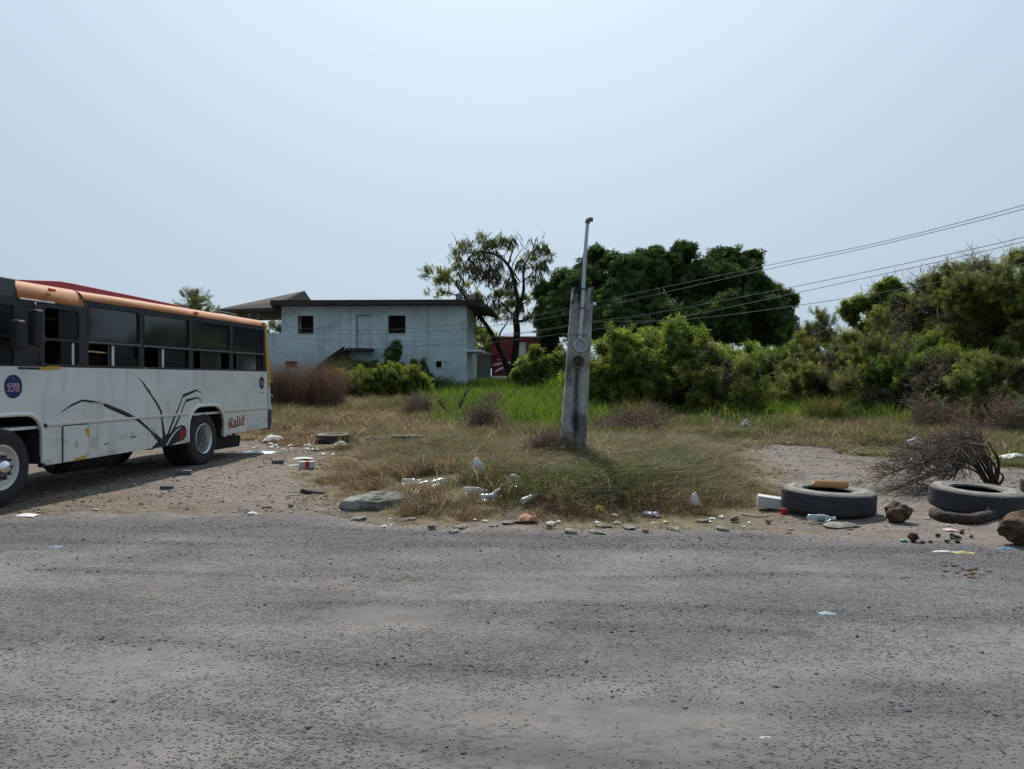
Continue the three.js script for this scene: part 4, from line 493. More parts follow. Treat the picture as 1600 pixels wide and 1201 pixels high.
{ // the tall thin tree with hanging pods
  const d = 49, b = onGround(802, d), t = thing('pod_tree', 'tall thin forked tree with sparse leaves and hanging pods beside the pale house', 'tree', b), q = (px, py, dz = 0) => { const p = P(px, py, d + dz); return V(p.x - b.x, p.y - b.y, p.z - b.z); };
  const segs = [[[[802, 622], [802, 600], [803, 575], [806, 545], [808, 515], [806, 497], [812, 478]], 0.3, 0.2], [[[800, 598], [790, 570], [780, 545], [764, 515], [748, 492], [730, 468], [712, 445]], 0.22, 0.07], [[[812, 478], [806, 455], [802, 435], [794, 415], [778, 400], [752, 394], [730, 396]], 0.16, 0.04], [[[812, 478], [818, 455], [818, 430], [822, 410], [832, 392]], 0.13, 0.03], [[[808, 503], [822, 500], [830, 494], [836, 485]], 0.09, 0.04], [[[778, 545], [782, 520], [790, 508], [796, 496]], 0.08, 0.03], [[[794, 415], [800, 395], [806, 378], [808, 368]], 0.07, 0.015], [[[794, 415], [770, 385], [760, 375]], 0.06, 0.015], [[[812, 440], [800, 420], [812, 395], [826, 380]], 0.05, 0.012], [[[748, 492], [725, 455], [700, 432], [680, 425]], 0.08, 0.02], [[[730, 468], [700, 458], [676, 452]], 0.06, 0.015], [[[818, 440], [840, 420], [856, 405]], 0.05, 0.012], [[[806, 497], [780, 470], [760, 462]], 0.06, 0.015], [[[812, 478], [835, 465], [850, 452]], 0.06, 0.015]];
  const r = RNG(831), wood = segs.map(([p, a, c]) => tube(p.map(([x, y], i) => q(x, y, i ? (r() - 0.5) * 0.4 : 0)), a, c, p.length * 4, 7));
  for (let i = 0; i < 70; i++) { const x = 700 + r() * 155, y = 372 + r() * 90, a = q(x, y, (r() - 0.5) * 3), e = a.clone().add(V((r() - 0.5) * 1.4, 0.2 + r() * 0.7, (r() - 0.5))); if (y > 440 && x < 740) continue; wood.push(tube([a, a.clone().lerp(e, 0.5).add(V(0.1, 0, 0.05)), e], 0.03, 0.006, 4, 4)); }
  part('trunk', wood, barkDark, t);
  const lob = (l) => l.map(([px, py, rx, ry, dz]) => { const p = q(px, py, dz); return [p.x, p.y, p.z, rx, ry, rx]; });
  foliage(crownList(lob([[690, 430, 1.0, 0.7, 0], [705, 450, 1.3, 0.8, 0.5], [735, 400, 1.3, 0.7, 0], [760, 382, 1.3, 0.6, -0.4], [728, 425, 0.9, 0.6, 0], [785, 385, 0.7, 0.4, 0], [832, 412, 1.1, 0.5, 0.3], [850, 398, 0.5, 0.4, 0], [775, 470, 1.4, 0.8, 0], [815, 480, 1.4, 0.6, 0.5], [760, 505, 0.9, 0.9, -0.6], [845, 475, 0.9, 0.8, 0], [745, 480, 0.9, 0.6, 0], [752, 540, 0.6, 0.7, 0], [790, 440, 0.8, 0.6, 0], [840, 505, 0.7, 0.6, 0], [685, 462, 0.7, 0.5, 0.5]]), 2100, 0.62, [[0.24, 0.27, 0.06], [0.17, 0.21, 0.05], [0.3, 0.32, 0.09], [0.14, 0.16, 0.05]], 841, { clumps: 6, hollow: 0.45, spreadK: 0.36 }), SPRAY.feather, LM.high, t);
  const pods = []; for (let i = 0; i < 700; i++) { const x = 715 + r() * 140, y = 374 + r() * 125, p = q(x, y, (r() - 0.5) * 3); if (vnoise(x / 14, y / 11, 9) < 0.42) continue; pods.push([p, 0.6 + r() * 0.8, new THREE.Quaternion().setFromEuler(new THREE.Euler((r() - 0.5) * 0.6, r() * 6, (r() - 0.5) * 0.6)), pick([[0.09, 0.075, 0.05], [0.13, 0.11, 0.07], [0.07, 0.08, 0.04]], r)]); }
  foliage(pods, spray(851, 5, 0.36, 0.014, 0.25, 1.6), twigM2, t, 'seed_pods');
}
const THK = 'bushes of the thicket at the right';
bush('leafy_bush', 'yellow-green bush with upright tips nearest the right side of the concrete post', 'bush', 968, 130, 540, 27, { seed: 901, pal: 'bush', lm: 'high', n: 1600, lobesN: 5, geo: 'fine', group: 'bushes behind the post' });
bush('leafy_bush', 'tallest yellow-green bush in the middle of the row behind the post', 'bush', 1035, 170, 512, 28.5, { seed: 911, pal: 'bush', lm: 'high', n: 2100, lobesN: 6, group: 'bushes behind the post' });
bush('leafy_bush', 'brownish green bush with layered branches right of the tallest bush', 'bush', 1105, 130, 552, 26.5, { seed: 921, pal: 'olive', lm: 'mid', n: 1500, geo: 'feather', twigs: 160, group: 'bushes behind the post' });
bush('leafy_bush', 'green bush under the right end of the broad dark tree', 'bush', 1175, 120, 548, 34, { seed: 931, pal: 'bush', n: 1200, group: 'bushes behind the post' });
bush('leafy_bush', 'small bright yellow-green bush between the pod tree and the post', 'bush', 845, 70, 548, 39, { seed: 941, pal: 'yellowg', lm: 'high', n: 800, geo: 'broad', lobesN: 4, size: 1.0 });
bush('thicket_bush', 'green bush at the left end of the right-hand thicket', 'bush', 1235, 130, 550, 33, { seed: 951, pal: 'bush', n: 1200, group: THK });
bush('thicket_bush', 'low mixed green bush below the gap beside the broad tree', 'bush', 1290, 150, 535, 30, { seed: 961, pal: 'olive', n: 1500, twigs: 120, group: THK });
bush('thicket_bush', 'dark tangled bush with bare grey twigs left in the thicket', 'bush', 1365, 190, 520, 28, { seed: 971, pal: 'olive', n: 2600, size: 0.75, twigs: 420, group: THK });
bush('thicket_bush', 'layered green bush in the middle of the thicket', 'bush', 1440, 180, 535, 26, { seed: 981, pal: 'bush', geo: 'feather', n: 2900, size: 0.75, twigs: 160, group: THK });
bush('thicket_bush', 'dark dense bush low at the right edge of the picture', 'bush', 1570, 190, 548, 22.5, { seed: 991, pal: 'olive', n: 3400, size: 0.68, twigs: 260, group: THK });
bush('thicket_bush', 'greyish twiggy bush low in the right half of the thicket', 'bush', 1490, 150, 575, 24, { seed: 1001, pal: 'browny', n: 900, twigs: 600, group: THK });
function smallTree(name, label, px, top, w, d, o) { // a slender tree: trunk, several limbs, loose crown
  const b = onGround(px, d), hgt = EYE - (top - HORIZON) / F * d - b.y, W = w / F * d, r = RNG(o.seed), t = thing(name, label, 'tree', b, 0, o.group), lobes = [], n = o.lobes || 8;
  for (let i = 0; i < n; i++) { const a = i / n * 6.28 + r(), rr = W * 0.32 * Math.sqrt(r()), y = hgt * (0.42 + 0.48 * r()); lobes.push([Math.cos(a) * rr * 1.25, y, Math.sin(a) * rr, W * (0.13 + 0.09 * r()), hgt * (0.1 + 0.07 * r()), W * 0.18]); }
  lobes.push([W * 0.05, hgt * 0.93, 0, W * 0.1, hgt * 0.08, W * 0.1]);
  part('trunk', [tube([V(0, -0.2, 0), V(0.1, hgt * 0.2, 0), V(-0.05, hgt * 0.4, 0.1)], 0.05 + 0.018 * hgt, 0.05, 8, 8), ...limbs(V(-0.05, hgt * 0.36, 0.1), lobes.map(l => V(l[0], l[1] + l[4] * 0.8, l[2])), 0.06, 0.012, o.seed + 1)], bark, t);
  foliage(crownList(lobes, o.n, o.size || 1, PAL[o.pal], o.seed + 2, { clumps: 8, hollow: 0.35, spreadK: 0.36 }), SPRAY[o.geo || 'fine'], LM[o.lm || 'mid'], t);
  if (o.twigs) foliage(crownList(lobes, o.twigs, 1.4, PAL.dead, o.seed + 4, { clumps: 10, hollow: 0.3, spreadK: 0.5, up: 1 }), SPRAY.twiggy, twigM2, t, 'bare_twigs');
  return t;
}
const THT = 'small trees of the thicket';
smallTree('thicket_tree', 'small green tree with dark leaves first in the thicket', 1388, 446, 130, 32, { seed: 1101, pal: 'bush', n: 2200, geo: 'broad', size: 0.75, twigs: 120, group: THT });
smallTree('thicket_tree', 'small tree with grey bare tips left of the tallest thicket tree', 1440, 440, 170, 30, { seed: 1111, pal: 'olive', n: 2600, size: 0.72, twigs: 260, group: THT });
smallTree('thicket_tree', 'olive green small tree with spiky tips second from the right edge', 1515, 418, 180, 28, { seed: 1121, pal: 'olive', n: 3600, size: 0.7, twigs: 220, group: THT });
smallTree('thicket_tree', 'tallest brownish green tree at the right edge of the picture', 1590, 398, 200, 25.5, { seed: 1131, pal: 'olive', n: 4400, size: 0.68, twigs: 140, group: THT });
smallTree('thicket_tree', 'olive tree filling the right side beyond the picture edge', 1690, 405, 220, 24, { seed: 1141, pal: 'olive', n: 3000, size: 0.7, group: THT });
smallTree('distant_tree', 'pale feathery tree seen far off in the gap right of the broad tree', 1275, 488, 90, 70, { seed: 1151, pal: 'pale', n: 700, geo: 'feather', size: 1.4, twigs: 200 });
smallTree('distant_tree', 'faint far tree low behind the right end of the broad tree', 1215, 520, 90, 75, { seed: 1161, pal: 'pale', n: 700, geo: 'feather', size: 1.4 });
smallTree('distant_tree', 'pale treetop showing above the bus roof by the house', 300, 462, 90, 70, { seed: 1171, pal: 'pale', n: 500, geo: 'feather', size: 1.3, lobes: 7 });
smallTree('distant_tree', 'little tree visible through the open terrace of the house', 428, 508, 50, 72, { seed: 1181, pal: 'pale', n: 250, geo: 'feather', size: 1.3, lobes: 5 });
smallTree('distant_tree', 'dark green tree behind the foot of the pod tree and lean-to', 757, 520, 60, 64, { seed: 1191, pal: 'bush', n: 500, geo: 'broad', size: 1.2 });
for (let i = 0; i < 6; i++) smallTree('distant_tree', ['far tree behind the left side of the house', 'far tree hidden low behind the bus', 'far tree between the red building and the broad tree', 'far tree behind the middle of the bush row', 'far tree deep behind the thicket', 'farthest tree behind the right thicket'][i], [380, 120, 850, 1120, 1360, 1480][i], [530, 500, 545, 540, 505, 500][i], 110, 80, { seed: 1201 + i * 7, pal: i % 2 ? 'olive' : 'pale', n: 600, geo: 'feather', size: 1.5 });

// plants at the foot of the house
function clump(name, label, category, px, w, top, d, o = {}) { const b = onGround(px, d), hgt = EYE - (top - HORIZON) / F * d - b.y, W = w / F * d / 2, r = RNG(o.seed), g = [], n = o.n || 260; const gt = tuft(o.seed, n, W * 0.6, hgt * (o.low || 0.4), hgt * 1.4, o.wid || 0.012, (o.lean ?? 0.4), 0.4); const t = thing(name, label, category, b, 0, o.group); const list = []; for (let i = 0; i < (o.copies || 6); i++) list.push([V((r() - 0.5) * W, -0.02, (r() - 0.5) * W), V(0.7 + 0.4 * r(), 0.7 + 0.35 * r(), 0.7 + 0.4 * r()), r() * 6.28, 0, 0, pick(o.pal, r)]); scatter('blades', gt, o.mat || leafMat(0.35, true), list, null, null, t); return t; }
const DRYB = [[0.2, 0.125, 0.08], [0.16, 0.1, 0.07], [0.24, 0.16, 0.1], [0.13, 0.08, 0.06]], YG = [[0.17, 0.22, 0.035], [0.22, 0.25, 0.05], [0.12, 0.17, 0.03], [0.2, 0.18, 0.05]];
clump('dry_reed_clump', 'tall dry brown reeds leaning right behind the rear of the bus', 'reeds', 494, 88, 566, 30.5, { seed: 1301, pal: DRYB, n: 420, copies: 11, lean: 0.5, wid: 0.007 });
clump('dry_reed_clump', 'tall dry brown reeds close behind the rear corner of the bus', 'reeds', 448, 66, 566, 30, { seed: 1311, pal: DRYB, n: 420, copies: 9, lean: 0.25, wid: 0.007 });
for (const [px, w, top, seed, label] of [[548, 66, 582, 2321, 'rounded yellow-green shrub next to the dry reeds'], [592, 64, 574, 2331, 'bright yellow-green shrub in the middle before the house'], [636, 62, 572, 2341, 'yellow-green shrub below the right window of the house']]) { const b = bush('round_shrub', label, 'shrub', px, w, top, 36, { seed, pal: 'yellowg', geo: 'feather', lm: 'high', n: 900, size: 0.75, lobesN: 4, group: 'yellow-green shrubs before the house' }); }
clump('sword_leaf_plant', 'dark sword-leaved plant against the wall right of the clumps', 'plant', 690, 46, 580, 41, { seed: 1351, pal: PAL.vine, n: 70, lean: 0.9, wid: 0.03, copies: 5 });
clump('sword_leaf_plant', 'dark sword-leaved plant at the right corner of the house', 'plant', 738, 22, 596, 40, { seed: 1361, pal: PAL.vine, n: 60, lean: 0.6, wid: 0.03, copies: 4 });
clump('cane_clump', 'tall bright green cane grass right of the pod tree foot', 'cane', 830, 60, 582, 40, { seed: 1371, pal: VIVID, n: 200, lean: 0.35, wid: 0.022, copies: 6 });
clump('cane_clump', 'bright green cane grass just left of the concrete post', 'cane', 868, 50, 588, 37, { seed: 1381, pal: VIVID, n: 180, lean: 0.35, wid: 0.022, copies: 6 });
clump('seed_grass', 'pale yellow feathery grass clump right of the concrete post', 'grass clump', 998, 56, 618, 22.5, { seed: 1391, pal: [[0.33, 0.29, 0.1], [0.27, 0.24, 0.08], [0.2, 0.2, 0.06]], n: 220, lean: 0.45, wid: 0.006, copies: 6 });
clump('yellow_grass', 'yellowish grass clump at the thicket foot on the right', 'grass clump', 1290, 60, 612, 24.5, { seed: 1401, pal: YG, n: 200, lean: 0.5, wid: 0.01, copies: 6 });
clump('yellow_grass', 'small yellow weed clump left of the pod tree', 'grass clump', 722, 30, 604, 38, { seed: 1411, pal: YG, n: 120, lean: 0.6, copies: 5 });
bush('wall_vine', 'green climbing plant at the left of the house landing', 'vine', 535, 34, 552, 42, { seed: 1421, pal: 'vine', geo: 'round', n: 420, lobesN: 3, group: 'climbers on the house' }); bush('wall_vine', 'low dark green creeper spread under the house stairs', 'vine', 552, 70, 568, 41, { seed: 1431, pal: 'vine', geo: 'round', n: 700, lobesN: 5, group: 'climbers on the house' }); bush('wall_vine', 'climber hanging from the right end of the landing', 'vine', 583, 22, 545, 42, { seed: 1441, pal: 'vine', geo: 'round', n: 260, lobesN: 2, group: 'climbers on the house' }); bush('wall_vine', 'dark climber on the wall between landing and right window', 'vine', 616, 36, 544, 42, { seed: 1451, pal: 'vine', geo: 'round', n: 520, lobesN: 3, group: 'climbers on the house' }); bush('wall_vine', 'thin pale shrub against the wall under the right window', 'shrub', 656, 22, 560, 41.5, { seed: 1461, pal: 'pale', geo: 'round', n: 160, lobesN: 2, group: 'climbers on the house' });
const dryBush = (label, px, w, top, d, seed) => bush('dry_weed', label, 'weed', px, w, top, d, { seed, pal: 'dead', geo: 'twiggy', n: 170, size: 0.75, lobesN: 4, lm: 'low', twigs: 60, bare: 1, clumps: 5, hollow: 0.2 });
dryBush('dry brown weed ball on the field left of the dead branch', 652, 40, 618, 27, 1501); dryBush('dry brown weed ball in the field by the pod tree', 768, 30, 622, 28, 1511); dryBush('dry reddish weed patch on the hump left of the post', 752, 60, 645, 20, 1521); dryBush('dark dry weed at the foot of the concrete post', 860, 26, 712, 12.8, 1531); dryBush('grey brown dry weed right of the post', 985, 110, 632, 19.5, 1541); dryBush('tangled dry brush at the foot of the thicket by the right edge', 1565, 110, 622, 19.5, 1551); dryBush('pale dry fern-like weed at the thicket foot', 1450, 60, 632, 21, 1561);
{ const g = bush('leafy_weed', 'blue-green leafy weed at the right edge in the grass', 'weed', 1597, 20, 622, 20, { seed: 1571, pal: 'vine', geo: 'broad', n: 60, lobesN: 2, size: 0.8, noSkirt: 1 }); }

// ------------------------------------------------------------------ overhead wires and their posts
{
  const inv = px => lerp(1 / 38, 1 / 16, (px - 430) / 1170);
  const wires = [['upper wire of the top pair crossing to the right', [[1900, 232], [1600, 321], [1380, 378], [1200, 415], [925, 474], [860, 489], [735, 506], [560, 517], [465, 513], [390, 506]]], ['lower wire of the top pair crossing to the right', [[1900, 242], [1600, 327], [1380, 382], [1200, 421], [925, 483], [842, 500], [735, 513], [560, 523], [465, 519], [390, 511]]],
    ['highest wire of the lower set above the thicket', [[1900, 290], [1600, 371], [1563, 380], [1238, 449], [996, 494], [924, 503], [842, 516], [735, 529], [600, 534], [450, 526], [390, 518]]], ['middle wire of the lower set above the thicket', [[1900, 297], [1600, 378], [1245, 458], [1056, 497], [922, 516], [842, 527], [735, 538], [600, 539], [450, 528], [390, 521]]], ['lowest wire, passing just over the thicket tops', [[1900, 335], [1600, 412], [1463, 442], [1245, 478], [1056, 501], [935, 504], [842, 518], [735, 532], [600, 545], [450, 534], [390, 526]]]];
  const wm = mat(0.09, 0.09, 0.1, 0.6); let ends = [], starts = [];
  for (const [label, pts] of wires) { const p = pts.map(([x, y]) => P(x, y, 1 / inv(x))); solo('overhead_wire', tube(p, 0.0075, 0.0075, 90, 5), wm, 'thin ' + label, 'wire', V(0, 0, 0), 0, 'overhead wires'); ends.push(p[p.length - 1]); starts.push(p[0]); }
  const e = ends[2], ld = -e.z, lp = thing('utility_post', 'short timber post behind the bus carrying the wires', 'post', V(e.x, 0, e.z)); part('shaft', tube([V(0, H(e.x, ld) - 0.3, 0), V(0, 2, 0), V(0, ends[0].y + 0.3, 0)], 0.09, 0.07, 8, 8), bark, lp); for (const q of ends) part('insulator', box(-0.05, 0.05, q.y - 0.05, q.y + 0.05, -0.1, 0.1, 0.01), M.whiteTrim, lp);
  const s = starts[0], rd = -s.z, rp = thing('utility_pole', 'tall concrete utility pole beyond the right edge carrying the wires', 'pole', V(s.x, 0, s.z)); part('shaft', tube([V(0, H(s.x, rd) - 0.3, 0), V(0, 4, 0), V(0, s.y + 0.6, 0)], 0.17, 0.11, 8, 10), mat(0.45, 0.44, 0.42, 0.95, 0, { map: concreteTex }), rp); for (const q of starts) part('insulator', box(-0.08, 0.08, q.y - 0.06, q.y + 0.06, -0.15, 0.15, 0.015), M.whiteTrim, rp);
}

// ------------------------------------------------------------------ tyres, log, rocks, brush
const dustTex = texture(512, 512, (u, v) => { const n = fbm(u * 9, v * 9, 5, 711, 9), f = fbm(u * 40, v * 40, 3, 712, 40), k = 0.42 + (n - 0.5) * 0.45 + (f - 0.5) * 0.25; return [k, k * 0.97, k * 0.92]; });
const sideM = mat(0.95, 0.95, 0.92, 0.9, 0, { map: dustTex, bumpMap: noiseBump, bumpScale: 0.004 }), treadM = mat(0.03, 0.031, 0.034, 0.85, 0, { bumpMap: noiseBump, bumpScale: 0.006 });
function flatTyre(label, px, py, R, w, tilt = [0, 0], group) {      // px, py: the near foot of the tyre
  const q = G(px, py), x = q.x + q.x / -q.z * -0 , d = -q.z + R, c = V((px - 800) / F * d, H((px - 800) / F * d, d), -d), t = thing('tyre', label, 'tyre', c.add(V(0, 0.004 + R * Math.abs(tilt[0]) * 0.5 + R * Math.abs(tilt[1]) * 0.5, 0)), 0, group); t.rotation.set(tilt[0], 0, tilt[1]);
  const ri = R * 0.54;
  part('tread', lathe([[R * 0.95, 0.012], [R * 0.985, 0.03], [R, w * 0.16], [R, w * 0.3], [R * 0.996, w * 0.31], [R * 0.996, w * 0.33], [R, w * 0.34], [R, w * 0.5], [R * 0.996, w * 0.51], [R * 0.996, w * 0.53], [R, w * 0.54], [R, w * 0.7], [R * 0.996, w * 0.71], [R * 0.996, w * 0.73], [R, w * 0.74], [R, w * 0.9], [R * 0.99, w - 0.02], [R * 0.95, w - 0.012]], 64), treadM, t);
  part('sidewall', lathe([[R * 0.95, w - 0.012], [R * 0.93, w - 0.002], [R * 0.9, w - 0.004], [R * 0.89, w + 0.004], [R * 0.8, w + 0.012], [R * 0.72, w + 0.012], [R * 0.71, w + 0.005], [R * 0.64, w + 0.002], [ri * 1.1, w - 0.01], [ri * 1.03, w - 0.004], [ri, w - 0.03]], 64), sideM, t);
  part('sidewall', lathe([[R * 0.95, 0.012], [R * 0.9, 0.0], [R * 0.75, 0.0], [ri * 1.08, 0.01], [ri, 0.035]], 48), sideM, t); part('inner_liner', lathe([[ri, 0.035], [ri * 1.15, w * 0.2], [R * 0.9, w * 0.25], [R * 0.93, w * 0.5], [R * 0.9, w * 0.75], [ri * 1.15, w * 0.82], [ri, w - 0.03]], 48), treadM, t);
  return [t, c];
}
const TY = 'discarded tyres';
const [ty1, c1] = flatTyre('flat-lying truck tyre with a brown cardboard roll across it', 1294, 813, 0.55, 0.27, [0.015, -0.03], TY);
const [ty2] = flatTyre('flat-lying truck tyre behind the log at the right', 1525, 810, 0.53, 0.27, [0.05, -0.035], TY);
flatTyre('worn tyre cut off by the right edge of the picture', 1662, 785, 0.5, 0.25, [0, 0], TY);
flatTyre('tyre lying at the grass edge left of the hump', 521, 693, 0.45, 0.21, [0.02, 0.01], TY);
{ // cardboard roll: fluted half tube across the opening of the first tyre
  const p = P(1298, 770, -c1.z + 0.05), g = tube([V(-0.21, 0.012, 0.02), V(0, 0, 0), V(0.22, -0.012, -0.02)], 0.042, 0.042, 6, 14); const t = thing('cardboard_roll', 'brown fluted cardboard roll lying across the tyre opening', 'cardboard', V(p.x, c1.y + 0.315, p.z)); part('tube', g, mat(0.55, 0.32, 0.13, 0.9), t); for (let i = 0; i < 7; i++) { const a = i / 7 * 3.1; part('rib', tube([V(-0.21, 0.012 + Math.sin(a) * 0.043, 0.02 + Math.cos(a) * 0.043), V(0.22, -0.012 + Math.sin(a) * 0.043, -0.02 + Math.cos(a) * 0.043)], 0.006, 0.006, 3, 4), mat(0.45, 0.25, 0.1, 0.9), t); }
}
solo('log', [tube([[1462, 808], [1480, 815], [1510, 818], [1545, 812], [1575, 805], [1625, 800]].map(([x, y]) => G(x, y).add(V(0, 0.05, 0))), 0.075, 0.055, 30, 10), tube([G(1545, 812).add(V(0, 0.08, 0)), G(1545, 808).add(V(0.0, 0.17, 0))], 0.03, 0.02, 3, 6)], mat(0.2, 0.15, 0.12, 0.95, 0, { map: barkTex, bumpMap: noiseBump, bumpScale: 0.03 }), 'crooked grey-brown log lying before the right tyre', 'log');
const clodM = mat(0.15, 0.1, 0.07, 1), earth = mat(0.6, 0.38, 0.24, 0.98, 0, { map: dustTex, bumpMap: noiseBump, bumpScale: 0.03 }), stoneM = mat(0.5, 0.48, 0.45, 0.95, 0, { map: concreteTex, bumpMap: noiseBump, bumpScale: 0.01 });
solo('rock', rock(3001, 0.135, 0.12, 0.125, 3, 0.5), earth, 'brown clod of earth standing between the two truck tyres', 'rock', G(1405, 815).add(V(0, -0.02, 0)), 0.4);
solo('rock', rock(3011, 0.18, 0.15, 0.16, 3, 0.45), earth, 'large brown clod of earth at the right edge before the log', 'rock', G(1592, 850).add(V(0, -0.02, 0)), 1.1);
solo('rock', rock(3021, 0.2, 0.03, 0.13, 3, 0.3), stoneM, 'flat pale stone half buried before the cardboard-roll tyre', 'stone', G(1315, 822).add(V(0, -0.02, 0)), 0.2);
solo('concrete_chunk', (() => { const o = [[-0.42, 0.26], [-0.36, 0.08], [-0.27, -0.1], [-0.2, -0.33], [-0.02, -0.3], [0.12, -0.36], [0.3, -0.27], [0.43, -0.24], [0.46, -0.06], [0.36, 0.02], [0.3, 0.15], [0.16, 0.2], [0.08, 0.31], [-0.12, 0.28], [-0.25, 0.33]], pos = [], idx = [], N = 9, C = o.length; // broken slab: rings of its outline, roughened
    const put = (x, y, z) => { const n = fbm(x * 6 + 9, z * 6 + y * 5, 4, 77) - 0.5, q = fbm(x * 19, z * 19 + y * 15, 3, 78) - 0.5; pos.push(x * (1 + 0.12 * n) + q * 0.03, y + n * 0.06 + q * 0.035, z * (1 + 0.12 * n) + q * 0.03); };
    for (let k = 0; k < 4; k++) for (const [x, z] of o) put(x * (1 + [0.0, 0.05, 0.02, -0.03][k]), [0, 0.05, 0.11, 0.145][k], z * (1 + [0.0, 0.05, 0.02, -0.03][k])); for (let k = 1; k < N; k++) for (const [x, z] of o) put(x * 0.97 * (1 - k / N), 0.15, z * 0.97 * (1 - k / N)); put(0, 0.15, 0);
    const rings = 3 + N; for (let k = 0; k < rings - 0; k++) for (let i = 0; i < C; i++) { const a = k * C + i, b = k * C + (i + 1) % C; if (k < rings - 1) { idx.push(a, a + C, b, b, a + C, b + C); } } const last = (rings - 1) * C; for (let i = 0; i < C; i++) idx.push(last + i, rings * C, last + (i + 1) % C);
    const g = new THREE.BufferGeometry(); g.setAttribute('position', new THREE.Float32BufferAttribute(pos, 3)); g.setIndex(idx); const p2 = g.attributes.position, u = []; for (let i = 0; i < p2.count; i++) u.push(p2.getX(i) * 0.8 + 0.5, p2.getZ(i) * 0.8 + p2.getY(i)); g.setAttribute('uv', new THREE.Float32BufferAttribute(u, 2)); return toCreasedNormals(g, 0.6).rotateX(0.06); })(), mat(0.4, 0.39, 0.38, 0.95, 0, { map: concreteTex, bumpMap: noiseBump, bumpScale: 0.02 }), 'broken grey concrete slab chunk at the grass edge', 'concrete', G(586, 796).add(V(0, -0.02, -0.28)), -0.1);
{ // felled dry shrub
  const r = RNG(3101), root = G(1553, 764), t = thing('brush_pile', 'heap of dead dry branches piled behind the truck tyres', 'brush', root), tw = [], q = (px, py, dz) => { const p = P(px, py, -root.z + dz); return p.sub(root); };
  const ends = [[1375, 745], [1392, 720], [1420, 700], [1455, 692], [1490, 690], [1410, 760], [1450, 770], [1500, 700], [1385, 772], [1525, 688], [1440, 735], [1475, 745], [1400, 735], [1465, 715]];
  ends.forEach(([x, y], i) => { const e = q(x, y, (r() - 0.5) * 1.2); e.y = Math.max(e.y, 0.04); const s = V((r() - 0.5) * 0.12, 0.04, (r() - 0.5) * 0.2), a = s.clone().lerp(e, 0.33).add(V(0.05, 0.3 + 0.22 * r(), (r() - 0.5) * 0.2)), c = s.clone().lerp(e, 0.7).add(V(0, 0.12 + 0.12 * r(), (r() - 0.5) * 0.2)), cv = new THREE.CatmullRomCurve3([s, a, c, e]);
    part('branch', tube([s, a, c, e], 0.022, 0.005, 14, 6), bark, t);
    for (let k = 0; k < 44; k++) { const u = 0.25 + 0.75 * r(), p = cv.getPoint(u), dr = cv.getTangent(u).add(V((r() - 0.5) * 1.6, (r() - 0.45) * 1.2, (r() - 0.5) * 1.8)).normalize(), L = 0.18 + 0.42 * r(), m = p.clone().addScaledVector(dr, L * 0.5).add(V(0, 0.03, 0)), f = p.clone().addScaledVector(dr, L).add(V((r() - 0.5) * 0.1, -0.04, (r() - 0.5) * 0.1)); f.y = Math.max(f.y, 0.02); m.y = Math.max(m.y, 0.02); tw.push(tube([p, m, f], 0.007, 0.0025, 4, 4)); for (let w = 0; w < 3; w++) { const g2 = m.clone().lerp(f, r()), f2 = g2.clone().add(V((r() - 0.7) * 0.3, (r() - 0.45) * 0.2, (r() - 0.5) * 0.3)); f2.y = Math.max(f2.y, 0.015); tw.push(tube([g2, g2.clone().lerp(f2, 0.5).add(V(0, 0.02, 0)), f2], 0.004, 0.002, 3, 3)); } } });
  part('twigs', tw, twigM, t).userData.kind = 'stuff'; for (const [x, y] of [[1545, 690], [1535, 705], [1560, 735]]) { const e = q(x, y, 0.1); part('branch', tube([V(0.02, 0, 0), e.clone().multiplyScalar(0.5).add(V(0.12, 0.05, 0)), e], 0.03, 0.01, 10, 6), barkDark, t); }
}
{ // the little leafless branch standing in the field
  const b = G(712, 660), t = thing('dead_branch', 'forked leafless dead branch standing in the field', 'branch', b), d = -b.z, q = (px, py) => P(px, py, d).sub(b); const tw = [];
  const A = [[[712, 660], [704, 648], [693, 636], [684, 624]], [[712, 657], [716, 640], [722, 625], [728, 612]]]; A.forEach(p => part('limb', tube(p.map(([x, y]) => q(x, y)), 0.055, 0.015, 12, 6), barkDark, t));
  const r = RNG(3201); for (let i = 0; i < 40; i++) { const l = A[i % 2], k = 1 + Math.floor(r() * 2), s = q(...l[k]).lerp(q(...l[k + 1]), r()), e = s.clone().add(V((r() - 0.5) * 0.7, r() * 0.45, (r() - 0.5) * 0.5)); tw.push(tube([s, s.clone().lerp(e, 0.5).add(V(0.03, 0.03, 0)), e], 0.012, 0.004, 4, 4)); } part('twigs', tw, twigM, t).userData.kind = 'stuff';
}

// ------------------------------------------------------------------ litter
const clear = phys(0.86, 0.9, 0.92, 0.15, { transmission: 0.8, thickness: 0 }), foam = mat(0.46, 0.46, 0.44, 0.7), milky = phys(0.62, 0.64, 0.62, 0.45, { transmission: 0.4, thickness: 0 });
const bottleG = (() => { const g = lathe([[0, 0.004], [0.024, 0], [0.033, 0.012], [0.033, 0.06], [0.03, 0.07], [0.033, 0.08], [0.033, 0.15], [0.03, 0.17], [0.016, 0.205], [0.0125, 0.215], [0.0125, 0.232]], 20); return g.rotateZ(-Math.PI / 2).translate(-0.116, 0.033, 0); })(), capG = new THREE.CylinderGeometry(0.0145, 0.0145, 0.018, 14).rotateZ(-Math.PI / 2).translate(0.122, 0.033, 0), labelG = lathe([[0.0338, 0.085], [0.0338, 0.145]], 20).rotateZ(-Math.PI / 2).translate(-0.116, 0.033, 0);
